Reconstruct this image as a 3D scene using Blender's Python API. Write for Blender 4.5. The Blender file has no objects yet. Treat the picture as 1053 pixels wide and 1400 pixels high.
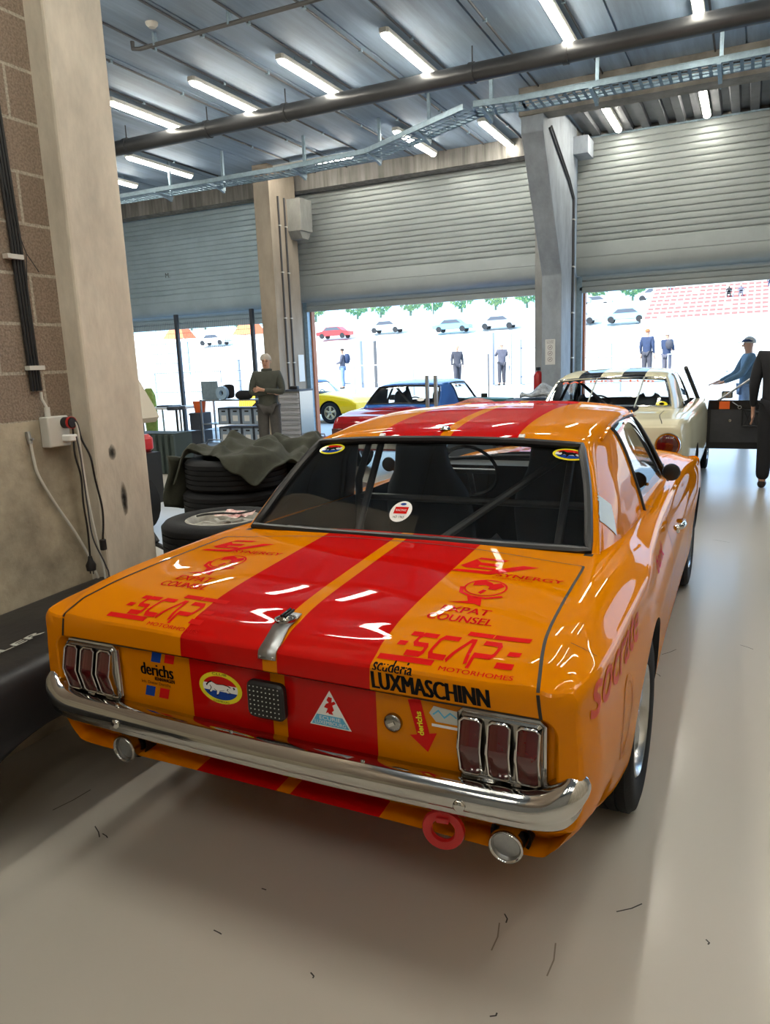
import bpy, bmesh, math, random
from mathutils import Vector, Matrix
from mathutils.bvhtree import BVHTree
from mathutils.geometry import tessellate_polygon
random.seed(7)
PI = math.pi
sc = bpy.context.scene
COL = sc.collection
# ------------------------------------------------------------ camera
cam_d = bpy.data.cameras.new('camera'); cam = bpy.data.objects.new('camera', cam_d); COL.objects.link(cam)
cam_d.sensor_fit = 'VERTICAL'; cam_d.sensor_height = 24.0; cam_d.lens = 1017.33/1400*24
cam_d.clip_start = .05; cam_d.clip_end = 400
CR = ((0.9005866618370758, -0.05240156942980219, 0.4315063615318388),
      (0.43303106004834874, 0.1944520098991582, -0.8801548255162731),
      (-0.037785785085872436, 0.9795113533632325, 0.1978123936409773))
cam.matrix_world = Matrix.Translation((0, 0, 1.56)) @ Matrix(CR).to_4x4()
sc.camera = cam
# ------------------------------------------------------------ light and exposure
sc.view_settings.view_transform = 'Standard'; sc.view_settings.look = 'None'
sc.view_settings.gamma = 1; sc.view_settings.use_curve_mapping = False
sc.view_settings.exposure = 0.0
TUBE_STRENGTH = 48.0
wd = bpy.data.worlds.new('world'); sc.world = wd; wd.use_nodes = True
nt = wd.node_tree; nt.nodes.clear()
wo = nt.nodes.new('ShaderNodeOutputWorld'); bgn = nt.nodes.new('ShaderNodeBackground')
bgn.inputs[0].default_value = (.42, .68, 1.0, 1); bgn.inputs[1].default_value = 3.8
nt.links.new(bgn.outputs[0], wo.inputs[0])
sun_d = bpy.data.lights.new('sun', 'SUN'); sun = bpy.data.objects.new('sun', sun_d); COL.objects.link(sun)
sun_d.energy = 13.0; sun_d.angle = .01; sun_d.color = (1, .97, .88)
sun.rotation_euler = (math.radians(46), 0, math.radians(-28))
# ------------------------------------------------------------ materials
def _n(nt, t, **k):
    n = nt.nodes.new(t)
    for a, v in k.items(): setattr(n, a, v)
    return n
def mat(name, col, rough=.5, metal=0., var=0., scale=8., bump=0., bscale=60., stretch=(1,1,1), coat=0., emit=0., trans=0., alpha=1., spec=.5, col2=None):
    m = bpy.data.materials.new(name); m.use_nodes = True
    nt = m.node_tree; p = nt.nodes['Principled BSDF']
    c4 = (*col, 1)
    p.inputs['Base Color'].default_value = c4
    p.inputs['Roughness'].default_value = rough; p.inputs['Metallic'].default_value = metal
    p.inputs['Coat Weight'].default_value = coat; p.inputs['Coat Roughness'].default_value = .03
    p.inputs['Specular IOR Level'].default_value = spec
    if emit: p.inputs['Emission Color'].default_value = c4; p.inputs['Emission Strength'].default_value = emit
    if trans: p.inputs['Transmission Weight'].default_value = trans
    if alpha < 1: p.inputs['Alpha'].default_value = alpha
    if var or bump:
        tc = _n(nt, 'ShaderNodeTexCoord'); mp = _n(nt, 'ShaderNodeMapping'); mp.inputs['Scale'].default_value = stretch
        nt.links.new(tc.outputs['Object'], mp.inputs['Vector'])
    if var:
        nz = _n(nt, 'ShaderNodeTexNoise'); nz.inputs['Scale'].default_value = scale; nz.inputs['Detail'].default_value = 6; nz.inputs['Roughness'].default_value = .65
        nt.links.new(mp.outputs[0], nz.inputs['Vector'])
        rp = _n(nt, 'ShaderNodeValToRGB'); rp.color_ramp.elements[0].position = .32; rp.color_ramp.elements[1].position = .68
        d = col2 if col2 else tuple(c*(1-var) for c in col)
        rp.color_ramp.elements[0].color = (*d, 1); rp.color_ramp.elements[1].color = (*[min(1, c*(1+var*.5)) for c in col], 1)
        nt.links.new(nz.outputs[0], rp.inputs[0]); nt.links.new(rp.outputs[0], p.inputs['Base Color'])
    if bump:
        nb = _n(nt, 'ShaderNodeTexNoise'); nb.inputs['Scale'].default_value = bscale; nb.inputs['Detail'].default_value = 5
        nt.links.new(mp.outputs[0], nb.inputs['Vector'])
        b = _n(nt, 'ShaderNodeBump'); b.inputs['Strength'].default_value = bump; b.inputs['Distance'].default_value = .01
        nt.links.new(nb.outputs[0], b.inputs['Height']); nt.links.new(b.outputs[0], p.inputs['Normal'])
    return m
M = {}
M['black'] = mat('black', (.008,.008,.009), .45)
M['blackgloss'] = mat('blackgloss', (.01,.01,.012), .12)
M['rubber'] = mat('rubber', (.009,.009,.010), .7, spec=.2, bump=.15, bscale=90)
M['rubbertrim'] = mat('rubbertrim', (.01,.01,.011), .35)
M['chrome'] = mat('chrome', (.56,.55,.53), .09, 1.)
M['darkchrome'] = mat('darkchrome', (.33,.32,.30), .2, 1.)
M['steel'] = mat('steel', (.42,.43,.44), .38, 1., var=.25, scale=10)
M['galv'] = mat('galv', (.30,.40,.47), .5, .45, var=.2, scale=14)
M['white'] = mat('white', (.75,.75,.73), .4)
M['whiteplastic'] = mat('whiteplastic', (.58,.57,.52), .4)
M['decalwhite'] = mat('decalwhite', (.80,.80,.78), .4, coat=.2, spec=0.)
M['decalred'] = mat('decalred', (.58,.012,.010), .4, coat=.2, spec=0.)
M['decalblack'] = mat('decalblack', (.010,.009,.009), .4, coat=.2, spec=0.)
M['decalblue'] = mat('decalblue', (.015,.055,.30), .4, coat=.2, spec=0.)
M['decalsky'] = mat('decalsky', (.12,.42,.65), .4, coat=.2, spec=0.)
M['decalyellow'] = mat('decalyellow', (.80,.70,.03), .4, coat=.2, spec=0.)
M['decalsilver'] = mat('decalsilver', (.50,.52,.48), .4, .2)
M['decalfade'] = mat('decalfade', (.58,.10,.06), .4, coat=.2, spec=0.)
M['seam'] = mat('seam', (.012,.008,.004), .6)
M['redpaint'] = mat('redpaint', (.42,.01,.01), .3)
M['lens'] = mat('lens', (.075,.003,.004), .14, coat=1, var=.25, scale=30)
M['amber'] = mat('amber', (.7,.2,.01), .3)
M['glass'] = None
def glassmat(name, tint, dark):
    m = bpy.data.materials.new(name); m.use_nodes = True; nt = m.node_tree; nt.nodes.clear()
    o = _n(nt, 'ShaderNodeOutputMaterial'); mx = _n(nt, 'ShaderNodeMixShader'); t = _n(nt, 'ShaderNodeBsdfTransparent'); g = _n(nt, 'ShaderNodeBsdfGlossy')
    fr = _n(nt, 'ShaderNodeFresnel'); ge = _n(nt, 'ShaderNodeNewGeometry'); mr = _n(nt, 'ShaderNodeMapRange'); mr.inputs[3].default_value = 1.5; mr.inputs[4].default_value = 1/1.5
    nt.links.new(ge.outputs['Backfacing'], mr.inputs[0]); nt.links.new(mr.outputs[0], fr.inputs[0])
    t.inputs[0].default_value = (*[c*dark for c in tint], 1); g.inputs['Roughness'].default_value = .02; g.inputs[0].default_value = (1,1,1,1)
    nt.links.new(fr.outputs[0], mx.inputs[0]); nt.links.new(t.outputs[0], mx.inputs[1]); nt.links.new(g.outputs[0], mx.inputs[2]); nt.links.new(mx.outputs[0], o.inputs[0])
    return m
M['glass'] = glassmat('glass', (.95,.98,.97), .88)
M['tubeglow'] = mat('tubeglow', (1,.95,.82), .5, emit=TUBE_STRENGTH)
M['concrete'] = mat('concrete', (.62,.565,.47), .75, var=.36, scale=2.6, bump=.35, bscale=35, stretch=(1,1,.45))
M['concretebase'] = mat('concretebase', (.40,.35,.26), .75, var=.45, scale=3.5, bump=.35, bscale=35)
M['concretegrey'] = mat('concretegrey', (.33,.33,.31), .75, var=.25, scale=3.5, bump=.25, bscale=40, stretch=(1,1,.5))
M['concretedark'] = mat('concretedark', (.27,.25,.22), .8, var=.4, scale=3, bump=.3, bscale=40)
# ------------------------------------------------------------ mesh builder
class MB:
    def __init__(s): s.v = []; s.f = []; s.m = []
    def add(s, vs, fs, mi=0):
        o = len(s.v); s.v += [tuple(v) for v in vs]; s.f += [tuple(i+o for i in f) for f in fs]; s.m += [mi]*len(fs); return s
    def box(s, c, d, rz=0, mi=0, rx=0, ry=0):
        hx, hy, hz = d[0]/2, d[1]/2, d[2]/2
        R = Matrix.Rotation(rz, 3, 'Z') @ Matrix.Rotation(ry, 3, 'Y') @ Matrix.Rotation(rx, 3, 'X'); c = Vector(c)
        vs = [c + R @ Vector((x*hx, y*hy, z*hz)) for x in (-1,1) for y in (-1,1) for z in (-1,1)]
        return s.add(vs, [(0,1,3,2),(4,6,7,5),(0,4,5,1),(2,3,7,6),(0,2,6,4),(1,5,7,3)], mi)
    def bbox(s, lo, hi, mi=0): return s.box([(a+b)/2 for a, b in zip(lo, hi)], [b-a for a, b in zip(lo, hi)], 0, mi)
    def rbox(s, c, d, r=.01, rz=0, mi=0, n=3):
        # box with rounded vertical edges and small chamfers
        hx, hy, hz = d[0]/2, d[1]/2, d[2]/2; r = min(r, hx*.99, hy*.99); ch = min(r*.5, hz*.5)
        R = Matrix.Rotation(rz, 3, 'Z'); c = Vector(c); rings = []
        for (z, ins) in ((-hz, ch), (-hz+ch, 0), (hz-ch, 0), (hz, ch)):
            ring = []
            for (sx, sy, a0) in ((1,1,0),(-1,1,PI/2),(-1,-1,PI),(1,-1,1.5*PI)):
                for k in range(n+1):
                    a = a0 + k*PI/2/n
                    ring.append(c + R @ Vector((sx*(hx-r)+(r-ins)*math.cos(a), sy*(hy-r)+(r-ins)*math.sin(a), z)))
            rings.append(ring)
        return s.rings(rings, True, mi)
    def rings(s, rings, caps=True, mi=0, closed=True):
        n = len(rings[0]); vs = [p for r in rings for p in r]; fs = []
        for i in range(len(rings)-1):
            for j in range(n if closed else n-1):
                k = (j+1) % n; fs.append((i*n+j, i*n+k, (i+1)*n+k, (i+1)*n+j))
        if caps: fs.append(tuple(range(n-1, -1, -1))); fs.append(tuple((len(rings)-1)*n+j for j in range(n)))
        return s.add(vs, fs, mi)
    def cyl(s, p0, p1, r, n=12, r2=None, mi=0, caps=True):
        return s.tube([p0, p1], r, n, mi, caps, r2)
    def tube(s, pts, r, n=8, mi=0, caps=True, r2=None):
        pts = [Vector(p) for p in pts]; rings = []; up = None
        for i, p in enumerate(pts):
            t = (pts[min(i+1, len(pts)-1)] - pts[max(i-1, 0)]).normalized()
            if up is None:
                a = Vector((0,0,1)) if abs(t.z) < .9 else Vector((1,0,0)); u = t.cross(a).normalized()
            else:
                u = (up - t*up.dot(t)).normalized()
            up = u; w = t.cross(u)
            rr = (r[i] if isinstance(r, (list, tuple)) else (r if r2 is None else r + (r2-r)*i/(len(pts)-1)))
            rings.append([p + (u*math.cos(2*PI*k/n) + w*math.sin(2*PI*k/n))*rr for k in range(n)])
        return s.rings(rings, caps, mi)
    def lathe(s, prof, axis='Z', c=(0,0,0), n=32, mi=0, close=False, caps=True):
        # prof: list of (r, h); axis direction of h
        c = Vector(c); rings = []
        for r, h in prof:
            ring = []
            for k in range(n):
                a = 2*PI*k/n; x, y = r*math.cos(a), r*math.sin(a)
                ring.append(c + Vector({'Z': (x,y,h), 'X': (h,x,y), 'Y': (y,h,x)}[axis]))
            rings.append(ring)
        if close: rings.append(rings[0])
        return s.rings(rings, caps and not close, mi)
    def prism(s, poly, h0, h1, plane='XY', mi=0):
        def P(a, b, h): return {'XY': (a,b,h), 'XZ': (a,h,b), 'YZ': (h,a,b)}[plane]
        n = len(poly); vs = [P(a,b,h0) for a,b in poly] + [P(a,b,h1) for a,b in poly]
        fs = [tuple(range(n-1,-1,-1)), tuple(range(n, 2*n))] + [(i, (i+1)%n, n+(i+1)%n, n+i) for i in range(n)]
        return s.add(vs, fs, mi)
    def grid(s, G, mi=0, closed=False):
        r, c = len(G), len(G[0]); vs = [p for row in G for p in row]
        fs = [(i*c+j, i*c+(j+1)%c, (i+1)*c+(j+1)%c, (i+1)*c+j) for i in range(r-1) for j in range(c if closed else c-1)]
        return s.add(vs, fs, mi)
    def ball(s, c, r, n=12, mi=0, sq=(1,1,1)):
        c = Vector(c); rings = []
        for i in range(1, n//2):
            a = PI*i/(n//2); rings.append([c + Vector((sq[0]*r*math.sin(a)*math.cos(2*PI*k/n), sq[1]*r*math.sin(a)*math.sin(2*PI*k/n), sq[2]*r*math.cos(a))) for k in range(n)])
        return s.rings(rings, True, mi)
    def build(s, name, mats, parent=None, smooth=True, ang=38, fixn=True):
        if not isinstance(mats, (list, tuple)): mats = [mats]
        me = bpy.data.meshes.new(name); me.from_pydata([tuple(v) for v in s.v], [], s.f)
        for m in mats: me.materials.append(m)
        me.polygons.foreach_set('material_index', s.m)
        if fixn:
            bm = bmesh.new(); bm.from_mesh(me); bmesh.ops.recalc_face_normals(bm, faces=bm.faces); bm.to_mesh(me); bm.free()
        me.update()
        if smooth:
            me.polygons.foreach_set('use_smooth', [True]*len(me.polygons)); me.set_sharp_from_angle(angle=math.radians(ang))
        o = bpy.data.objects.new(name, me); COL.objects.link(o)
        if parent: o.parent = parent
        return o
def thing(name, label, cat, loc=(0,0,0), rz=0, group=None):
    o = bpy.data.objects.new(name, None); o.empty_display_size = .1; COL.objects.link(o)
    o.location = loc; o.rotation_euler = (0,0,rz); return tag(o, label, cat, group)
def tag(o, label, cat, group=None):
    o['label'] = label; o['category'] = cat
    if group: o['group'] = group
    return o
def struct(o): o['kind'] = 'structure'; return o
def kids(o): return [c for c in bpy.data.objects if c.parent == o]
def copy_tree(o, parent=None):
    c = o.copy(); COL.objects.link(c); c.parent = parent
    for k in o_children[o.name] if o.name in o_children else kids(o): copy_tree(k, c)
    return c
o_children = {}
def dup(o, loc, rz=None, label=None, group=None, scale=None):
    c = copy_tree(o); c.location = loc
    if rz is not None: c.rotation_euler = (0,0,rz)
    if scale: c.scale = scale
    if label: c['label'] = label
    if group: c['group'] = group
    return c
def cr(p0, p1, p2, p3, t):
    return tuple(.5*((2*b)+(-a+c)*t+(2*a-5*b+4*c-d)*t*t+(-a+3*b-3*c+d)*t**3) for a, b, c, d in zip(p0, p1, p2, p3))
def spline(P, n):
    out = []
    for i in range(len(P)-1):
        a, b, c, d = P[max(i-1,0)], P[i], P[i+1], P[min(i+2, len(P)-1)]
        if i == 0: a = tuple(2*x-y for x, y in zip(b, c))
        if i == len(P)-2: d = tuple(2*y-x for x, y in zip(b, c))
        for k in range(n): out.append(cr(a, b, c, d, k/n))
    out.append(tuple(P[-1])); return out
def patch(G, nr, nc):
    rows = [spline(r, nc) for r in G]; cols = list(zip(*rows))
    cc = [spline(list(c), nr) for c in cols]; return [list(r) for r in zip(*cc)]
def text_mesh(s, size=1., font_shear=0., ext=0., bold=0., spacing=1.):
    cu = bpy.data.curves.new('txt', 'FONT'); cu.body = s; cu.size = size; cu.shear = font_shear; cu.extrude = ext; cu.offset = bold
    cu.space_character = spacing; cu.align_x = 'LEFT'; cu.resolution_u = 3
    o = bpy.data.objects.new('txt', cu); COL.objects.link(o)
    dg = bpy.context.evaluated_depsgraph_get(); me = bpy.data.meshes.new_from_object(o.evaluated_get(dg))
    vs = [tuple(v.co) for v in me.vertices]; fs = [tuple(p.vertices) for p in me.polygons]
    bpy.data.objects.remove(o); bpy.data.curves.remove(cu); bpy.data.meshes.remove(me)
    return vs, fs
def text_fit(s, w, h=None, **k):
    vs, fs = text_mesh(s, **k)
    x0 = min(v[0] for v in vs); x1 = max(v[0] for v in vs); y0 = min(v[1] for v in vs); y1 = max(v[1] for v in vs)
    sx = w/(x1-x0); sy = (h/(y1-y0)) if h else sx
    return [((v[0]-x0)*sx, (v[1]-y0)*sy, v[2]) for v in vs], fs
def flat_text(s, w, h, origin, ux, uy, m, name='lettering', parent=None, off=.002, **k):
    vs, fs = text_fit(s, w, h, **k); o = Vector(origin); ux = Vector(ux).normalized(); uy = Vector(uy).normalized(); nn = ux.cross(uy)
    mb = MB().add([o + ux*v[0] + uy*v[1] + nn*(off+v[2]) for v in vs], fs)
    return mb.build(name, m, parent, smooth=False, fixn=False)
def bake(o):
    dg = bpy.context.evaluated_depsgraph_get(); me = bpy.data.meshes.new_from_object(o.evaluated_get(dg), preserve_all_data_layers=True, depsgraph=dg)
    old = o.data; o.modifiers.clear(); o.data = me; return o
# ============================================================ THE SETTING
def floor_mat():
    m = mat('floorpaint', (.465,.435,.385), .3, var=0, scale=.8, coat=.12)
    nt = m.node_tree; p = nt.nodes['Principled BSDF']
    p.inputs['Coat Roughness'].default_value = .12
    tc = _n(nt, 'ShaderNodeTexCoord'); n1 = _n(nt, 'ShaderNodeTexNoise'); n1.inputs['Scale'].default_value = 1.1; n1.inputs['Detail'].default_value = 3
    r = _n(nt, 'ShaderNodeMapRange'); r.inputs[1].default_value = .2; r.inputs[2].default_value = .8; r.inputs[3].default_value = .24; r.inputs[4].default_value = .34
    nt.links.new(tc.outputs['Object'], n1.inputs['Vector']); nt.links.new(n1.outputs[0], r.inputs[0])
    return m
M['floor'] = floor_mat()
struct(MB().bbox((-14.2, -5.2, -.2), (6.6, 13.3, 0)).build('floor', M['floor'], smooth=False))
M['slab'] = mat('slab', (.28,.365,.47), .62, var=.33, scale=1.5, bump=.2, bscale=12, stretch=(3.2,.22,1))  # blue daylight bounce is put into the concrete colour
# slabs run along Y with open joints: one ceiling mesh
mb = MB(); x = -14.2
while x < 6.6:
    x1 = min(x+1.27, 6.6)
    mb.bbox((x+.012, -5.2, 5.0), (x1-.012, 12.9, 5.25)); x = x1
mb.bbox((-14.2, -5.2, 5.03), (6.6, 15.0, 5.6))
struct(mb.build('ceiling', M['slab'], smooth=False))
M['deck'] = mat('deck', (.16,.165,.18), .5, .3, var=.2, scale=4)
mb = MB(); x = -2.55
while x < 6.6:      # ribbed steel deck over the right bay
    mb.bbox((x, 10.72, 4.985), (x+.10, 13.3, 5.0)); mb.prism([(x+.10,4.995),(x+.12,4.93),(x+.23,4.93),(x+.25,4.995)], 10.72, 13.3, 'XZ'); x += .25
struct(mb.build('trim_1', M['deck'], smooth=False))
# block wall on the left, with concrete plinth
def block_mat():
    m = mat('blocks', (.27,.20,.14), .9); nt = m.node_tree; p = nt.nodes['Principled BSDF']
    tc = _n(nt, 'ShaderNodeTexCoord'); sp = _n(nt, 'ShaderNodeSeparateXYZ'); cb = _n(nt, 'ShaderNodeCombineXYZ')
    nt.links.new(tc.outputs['Object'], sp.inputs[0]); nt.links.new(sp.outputs[1], cb.inputs[0]); nt.links.new(sp.outputs[2], cb.inputs[1])
    br = _n(nt, 'ShaderNodeTexBrick'); br.inputs['Scale'].default_value = 1; br.inputs['Brick Width'].default_value = .40; br.inputs['Row Height'].default_value = .20
    br.inputs['Mortar Size'].default_value = .008; br.inputs['Mortar Smooth'].default_value = .4
    br.inputs['Color1'].default_value = (.30,.235,.18,1); br.inputs['Color2'].default_value = (.26,.20,.15,1); br.inputs['Mortar'].default_value = (.46,.42,.34,1)
    mp = _n(nt, 'ShaderNodeMapping'); mp.inputs['Location'].default_value = (.13, .03, 0); nt.links.new(cb.outputs[0], mp.inputs[0]); nt.links.new(mp.outputs[0], br.inputs[0])
    nz = _n(nt, 'ShaderNodeTexNoise'); nz.inputs['Scale'].default_value = 110; nz.inputs['Detail'].default_value = 4; nt.links.new(tc.outputs['Object'], nz.inputs[0])
    mx = _n(nt, 'ShaderNodeMixRGB'); mx.blend_type = 'MULTIPLY'; mx.inputs[0].default_value = .55; nt.links.new(br.outputs[0], mx.inputs[1])
    rr = _n(nt, 'ShaderNodeValToRGB'); rr.color_ramp.elements[0].position = .35; rr.color_ramp.elements[1].position = .62; rr.color_ramp.elements[0].color = (.35,.35,.35,1)
    nt.links.new(nz.outputs[0], rr.inputs[0]); nt.links.new(rr.outputs[0], mx.inputs[2]); nt.links.new(mx.outputs[0], p.inputs['Base Color'])
    b = _n(nt, 'ShaderNodeBump'); b.inputs['Strength'].default_value = .8; b.inputs['Distance'].default_value = .008; nt.links.new(nz.outputs[0], b.inputs['Height'])
    b2 = _n(nt, 'ShaderNodeBump'); b2.invert = True; b2.inputs['Strength'].default_value = .4; b2.inputs['Distance'].default_value = .006; nt.links.new(br.outputs['Fac'], b2.inputs['Height']); nt.links.new(b.outputs[0], b2.inputs['Normal'])
    nt.links.new(b2.outputs[0], p.inputs['Normal']); return m
M['block'] = block_mat()
o = MB().bbox((-2.91, -5.2, 1.37), (-2.71, 2.42, 5.0)).build('wall_left', M['block'], smooth=False); struct(o)
o = MB().bbox((-2.93, -5.2, 0), (-2.705, 2.42, 1.37)).build('wall_left_base', M['concretebase'], smooth=False); struct(o)
def wallmark(mb, y, z, w, h, n=9):
    pts = [(y + w*.5*math.cos(2*PI*k/n)*random.uniform(.6,1.1), z + h*.5*math.sin(2*PI*k/n)*random.uniform(.6,1.1)) for k in range(n)]
    return mb.prism(pts, 0, .0012, 'YZ')
# near pillar and its twin on the right
for nm, xa, xb in (('wall_left_pillar', -3.02, -2.60), ('wall_right_pillar', 2.30, 2.72)):
    o = MB().bbox((xa, 2.40, 0), (xb, 2.72, 5.0)).build(nm, M['concrete'], smooth=False); struct(o)
    bv = o.modifiers.new('b', 'BEVEL'); bv.width = .012; bv.segments = 2; bake(o)
struct(MB().bbox((2.42, -5.2, 0), (2.6, 2.42, 5.0)).build('wall_right', M['concrete'], smooth=False))
struct(MB().bbox((-14.3, -5.4, 0), (6.7, -5.2, 5.0)).build('wall_rear', M['concretegrey'], smooth=False))
struct(MB().bbox((-14.4, -5.4, 0), (-14.2, 13.3, 5.0)).build('wall_far_left', M['concretegrey'], smooth=False))
struct(MB().bbox((6.6, -5.4, 0), (6.8, 13.3, 5.0)).build('wall_far_right', M['concretegrey'], smooth=False))
# soot marks on the pillar face
M['soot'] = mat('soot', (.03,.027,.024), .9)
def _soft(m):
    nt = m.node_tree; p = nt.nodes['Principled BSDF']; tc = _n(nt,'ShaderNodeTexCoord'); mp = _n(nt,'ShaderNodeMapping'); mp.inputs['Location'].default_value = (-1,-1,-1); mp.inputs['Scale'].default_value = (2,2,2)
    g = _n(nt,'ShaderNodeTexGradient', gradient_type='SPHERICAL'); nz = _n(nt,'ShaderNodeTexNoise'); nz.inputs['Scale'].default_value = 30; mu = _n(nt,'ShaderNodeMath', operation='MULTIPLY'); m2 = _n(nt,'ShaderNodeMath', operation='MULTIPLY'); m2.inputs[1].default_value = 1.5; m2.use_clamp = True
    sp = _n(nt,'ShaderNodeSeparateXYZ'); cb = _n(nt,'ShaderNodeCombineXYZ')
    nt.links.new(tc.outputs['Generated'], mp.inputs[0]); nt.links.new(mp.outputs[0], sp.inputs[0]); nt.links.new(sp.outputs[1], cb.inputs[1]); nt.links.new(sp.outputs[2], cb.inputs[2]); nt.links.new(cb.outputs[0], g.inputs[0]); nt.links.new(tc.outputs['Object'], nz.inputs[0])
    nt.links.new(g.outputs['Fac'], mu.inputs[0]); nt.links.new(nz.outputs[0], mu.inputs[1]); nt.links.new(mu.outputs[0], m2.inputs[0]); nt.links.new(m2.outputs[0], p.inputs['Alpha'])
_soft(M['soot'])
# haunched pillar in the middle (front leans out under the beam)
M['pillargrey'] = mat('pillargrey', (.33,.37,.42), .7, var=.25, scale=4, bump=.25, bscale=30, stretch=(1,1,.5))
def haunch(nm, xa, xb, m):
    mb = MB().prism([(11.6,0),(11.6,2.74),(10.45,4.45),(10.45,5.0),(12.55,5.0),(12.55,0)], xa, xb, 'YZ')
    o = mb.build(nm, m, smooth=False); bv = o.modifiers.new('b', 'BEVEL'); bv.width = .012; bv.segments = 2; bake(o); return struct(o)
haunch('wall_front_pillar', -2.90, -2.60, M['pillargrey'])
struct(MB().bbox((-8.02, 11.6, 0), (-7.70, 12.45, 5.0)).build('wall_front_pillar.001', mat('beige', (.36,.30,.235), .75, var=.25, scale=3, bump=.2, stretch=(1,1,.4)), smooth=False))
haunch('wall_front_pillar.002', 2.25, 2.55, M['pillargrey'])
# corbel next to the middle pillar top
struct(MB().bbox((-2.60, 12.3, 4.55), (-2.38, 12.75, 4.8)).build('trim_2', M['pillargrey'], smooth=False))
struct(MB().bbox((-7.72, 12.15, 3.95), (-7.42, 12.55, 4.5)).prism([(12.15,3.95),(12.55,3.95),(12.45,3.82),(12.25,3.82)], -7.70, -7.46, 'YZ').build('trim_3', M['concretegrey'], smooth=False))
# beam over the right bay, lintel over the middle and left bays
struct(MB().bbox((-2.92, 10.42, 4.66), (6.6, 10.72, 5.0)).build('ceiling_beam', M['concretedark'], smooth=False))
M['lintel'] = mat('lintel', (.27,.255,.235), .85, var=.55, scale=9, bump=.35, bscale=50, stretch=(1,1,.08))
struct(MB().bbox((-14.2, 12.6, 4.72), (-2.6, 13.0, 5.0)).build('ceiling_lintel', M['lintel'], smooth=False))
# facade above and between the doors
mb = MB().bbox((-14.4, 13.0, 4.9), (6.8, 13.35, 6.2)).bbox((-3.25, 12.55, 0), (-2.68, 13.3, 5.0)).bbox((-8.35, 12.45, 0), (-8.06, 13.3, 5.0)).bbox((2.2, 12.55, 0), (2.75, 13.3, 5.0)).bbox((-14.4,13.0,0),(-13.4,13.3,5.0))
struct(mb.build('wall_front', M['concretegrey'], smooth=False))
# roller doors: slatted casing, rounded bottom, curtain set back, side jambs
M['slat'] = mat('slat', (.375,.41,.41), .38, .25, var=.08, scale=2)
M['slatblue'] = mat('slatblue', (.42,.53,.60), .4, .15, var=.10, scale=2)  # left door: daylight falling on it is painted in as a brighter tone
M['jambred'] = mat('jambred', (.42,.13,.05), .5)
def roller(n, x0, x1, ztop, zcas, zcur, m, y=12.92):
    root = bpy.data.objects.new('door_%d' % n, None); COL.objects.link(root); struct(root); root.location = ((x0+x1)/2, y, zcas)
    def L(p): return p
    mb = MB(); prof = []; z = ztop; k = 0; pitch = .098
    while z - pitch > zcas + .42:
        prof += [(y, z), (y-.014, z-.010), (y-.017, z-.05), (y-.012, z-.084), (y+.004, z-.090)]; z -= pitch
    prof += [(y-.002, z-.005), (y-.02, z-.02), (y-.03, z-.10), (y-.03, zcas+.29), (y-.022, zcas+.285), (y-.022, zcas+.275), (y-.032, zcas+.27), (y-.035, zcas+.15), (y-.01, zcas+.06), (y+.05, zcas+.01), (y+.12, zcas)]
    mb.grid([[(xx, a, b) for xx in (x0, x1)] for a, b in prof])
    o = mb.build('casing', m, fixn=False); o.parent = root; o.matrix_parent_inverse = Matrix.Translation(-Vector(root.location))
    mb = MB().bbox((x0, y+.01, ztop-.01), (x1, y+.2, ztop+.03)); o = mb.build('casing_rail', M['galv']); o.parent = root; o.matrix_parent_inverse = Matrix.Translation(-Vector(root.location))
    prof = []; z = zcas+.12; yc = y+.17
    while z > zcur+.03: prof += [(yc, z), (yc-.014, z-.010), (yc-.017, z-.05), (yc-.012, z-.084), (yc+.004, z-.090)]; z -= pitch
    prof += [(yc-.02, zcur+.05), (yc-.02, zcur), (yc+.03, zcur), (yc+.03, zcas+.1)]
    mb = MB().grid([[(xx, a, b) for xx in (x0+.03, x1-.03)] for a, b in prof]); o = mb.build('curtain', m, fixn=False); o.parent = root; o.matrix_parent_inverse = Matrix.Translation(-Vector(root.location))
    mb = MB().bbox((x0-.02, yc-.02, 0), (x0+.07, yc+.1, zcas)).bbox((x1-.07, yc-.02, 0), (x1+.02, yc+.1, zcas)); o = mb.build('guide_rail', M['galv']); o.parent = root; o.matrix_parent_inverse = Matrix.Translation(-Vector(root.location))
    mb = MB().bbox((x0+.07, yc+.1, 0), (x0+.10, yc+.22, zcur+.02)).bbox((x1-.10, yc+.1, 0), (x1-.07, yc+.22, zcur+.02)); o = mb.build('door_jamb', M['jambred']); o.parent = root; o.matrix_parent_inverse = Matrix.Translation(-Vector(root.location))
roller(1, -13.4, -8.35, 4.70, 2.70, 2.42, M['slatblue'])
roller(2, -8.03, -3.25, 4.72, 2.76, 2.58, M['slat'])
roller(3, -2.66, 2.2, 4.90, 2.82, 2.60, M['slat'])
# soffit edge of the casings
# ------------------------------------------------------------ ceiling services
M['pipeblack'] = mat('pipeblack', (.028,.029,.031), .35, var=.2, scale=6)
mb = MB().cyl((-9.6, 8.80, 4.72), (6.6, 8.80, 4.72), .10, 24)
o = mb.build('ceiling_duct', M['pipeblack']); tag(o, 'thick dark round duct crossing the whole ceiling below the lamps', 'pipe')
for x in (-8.2, -6.75, -5.5, -3.0, -1.95, .3): 
    MB().lathe([(.108,-.03),(.112,-.03),(.112,.03),(.108,.03)], 'X', (x,8.80,4.72), 24).cyl((x,8.80,4.82),(x,8.80,5.0),.008,6).build('clamp_ring', M['pipeblack'], o)
mb = MB().tube([(-6.05,6.72,4.97),(-6.05,6.72,4.90),(-5.95,6.72,4.88),(6.6,6.80,4.88)], .022, 8)
o = mb.build('ceiling_pipe', mat('pipegrey', (.09,.09,.09), .5)); tag(o, 'thin dark sprinkler pipe under the ceiling near the smoke detector', 'pipe')
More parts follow.
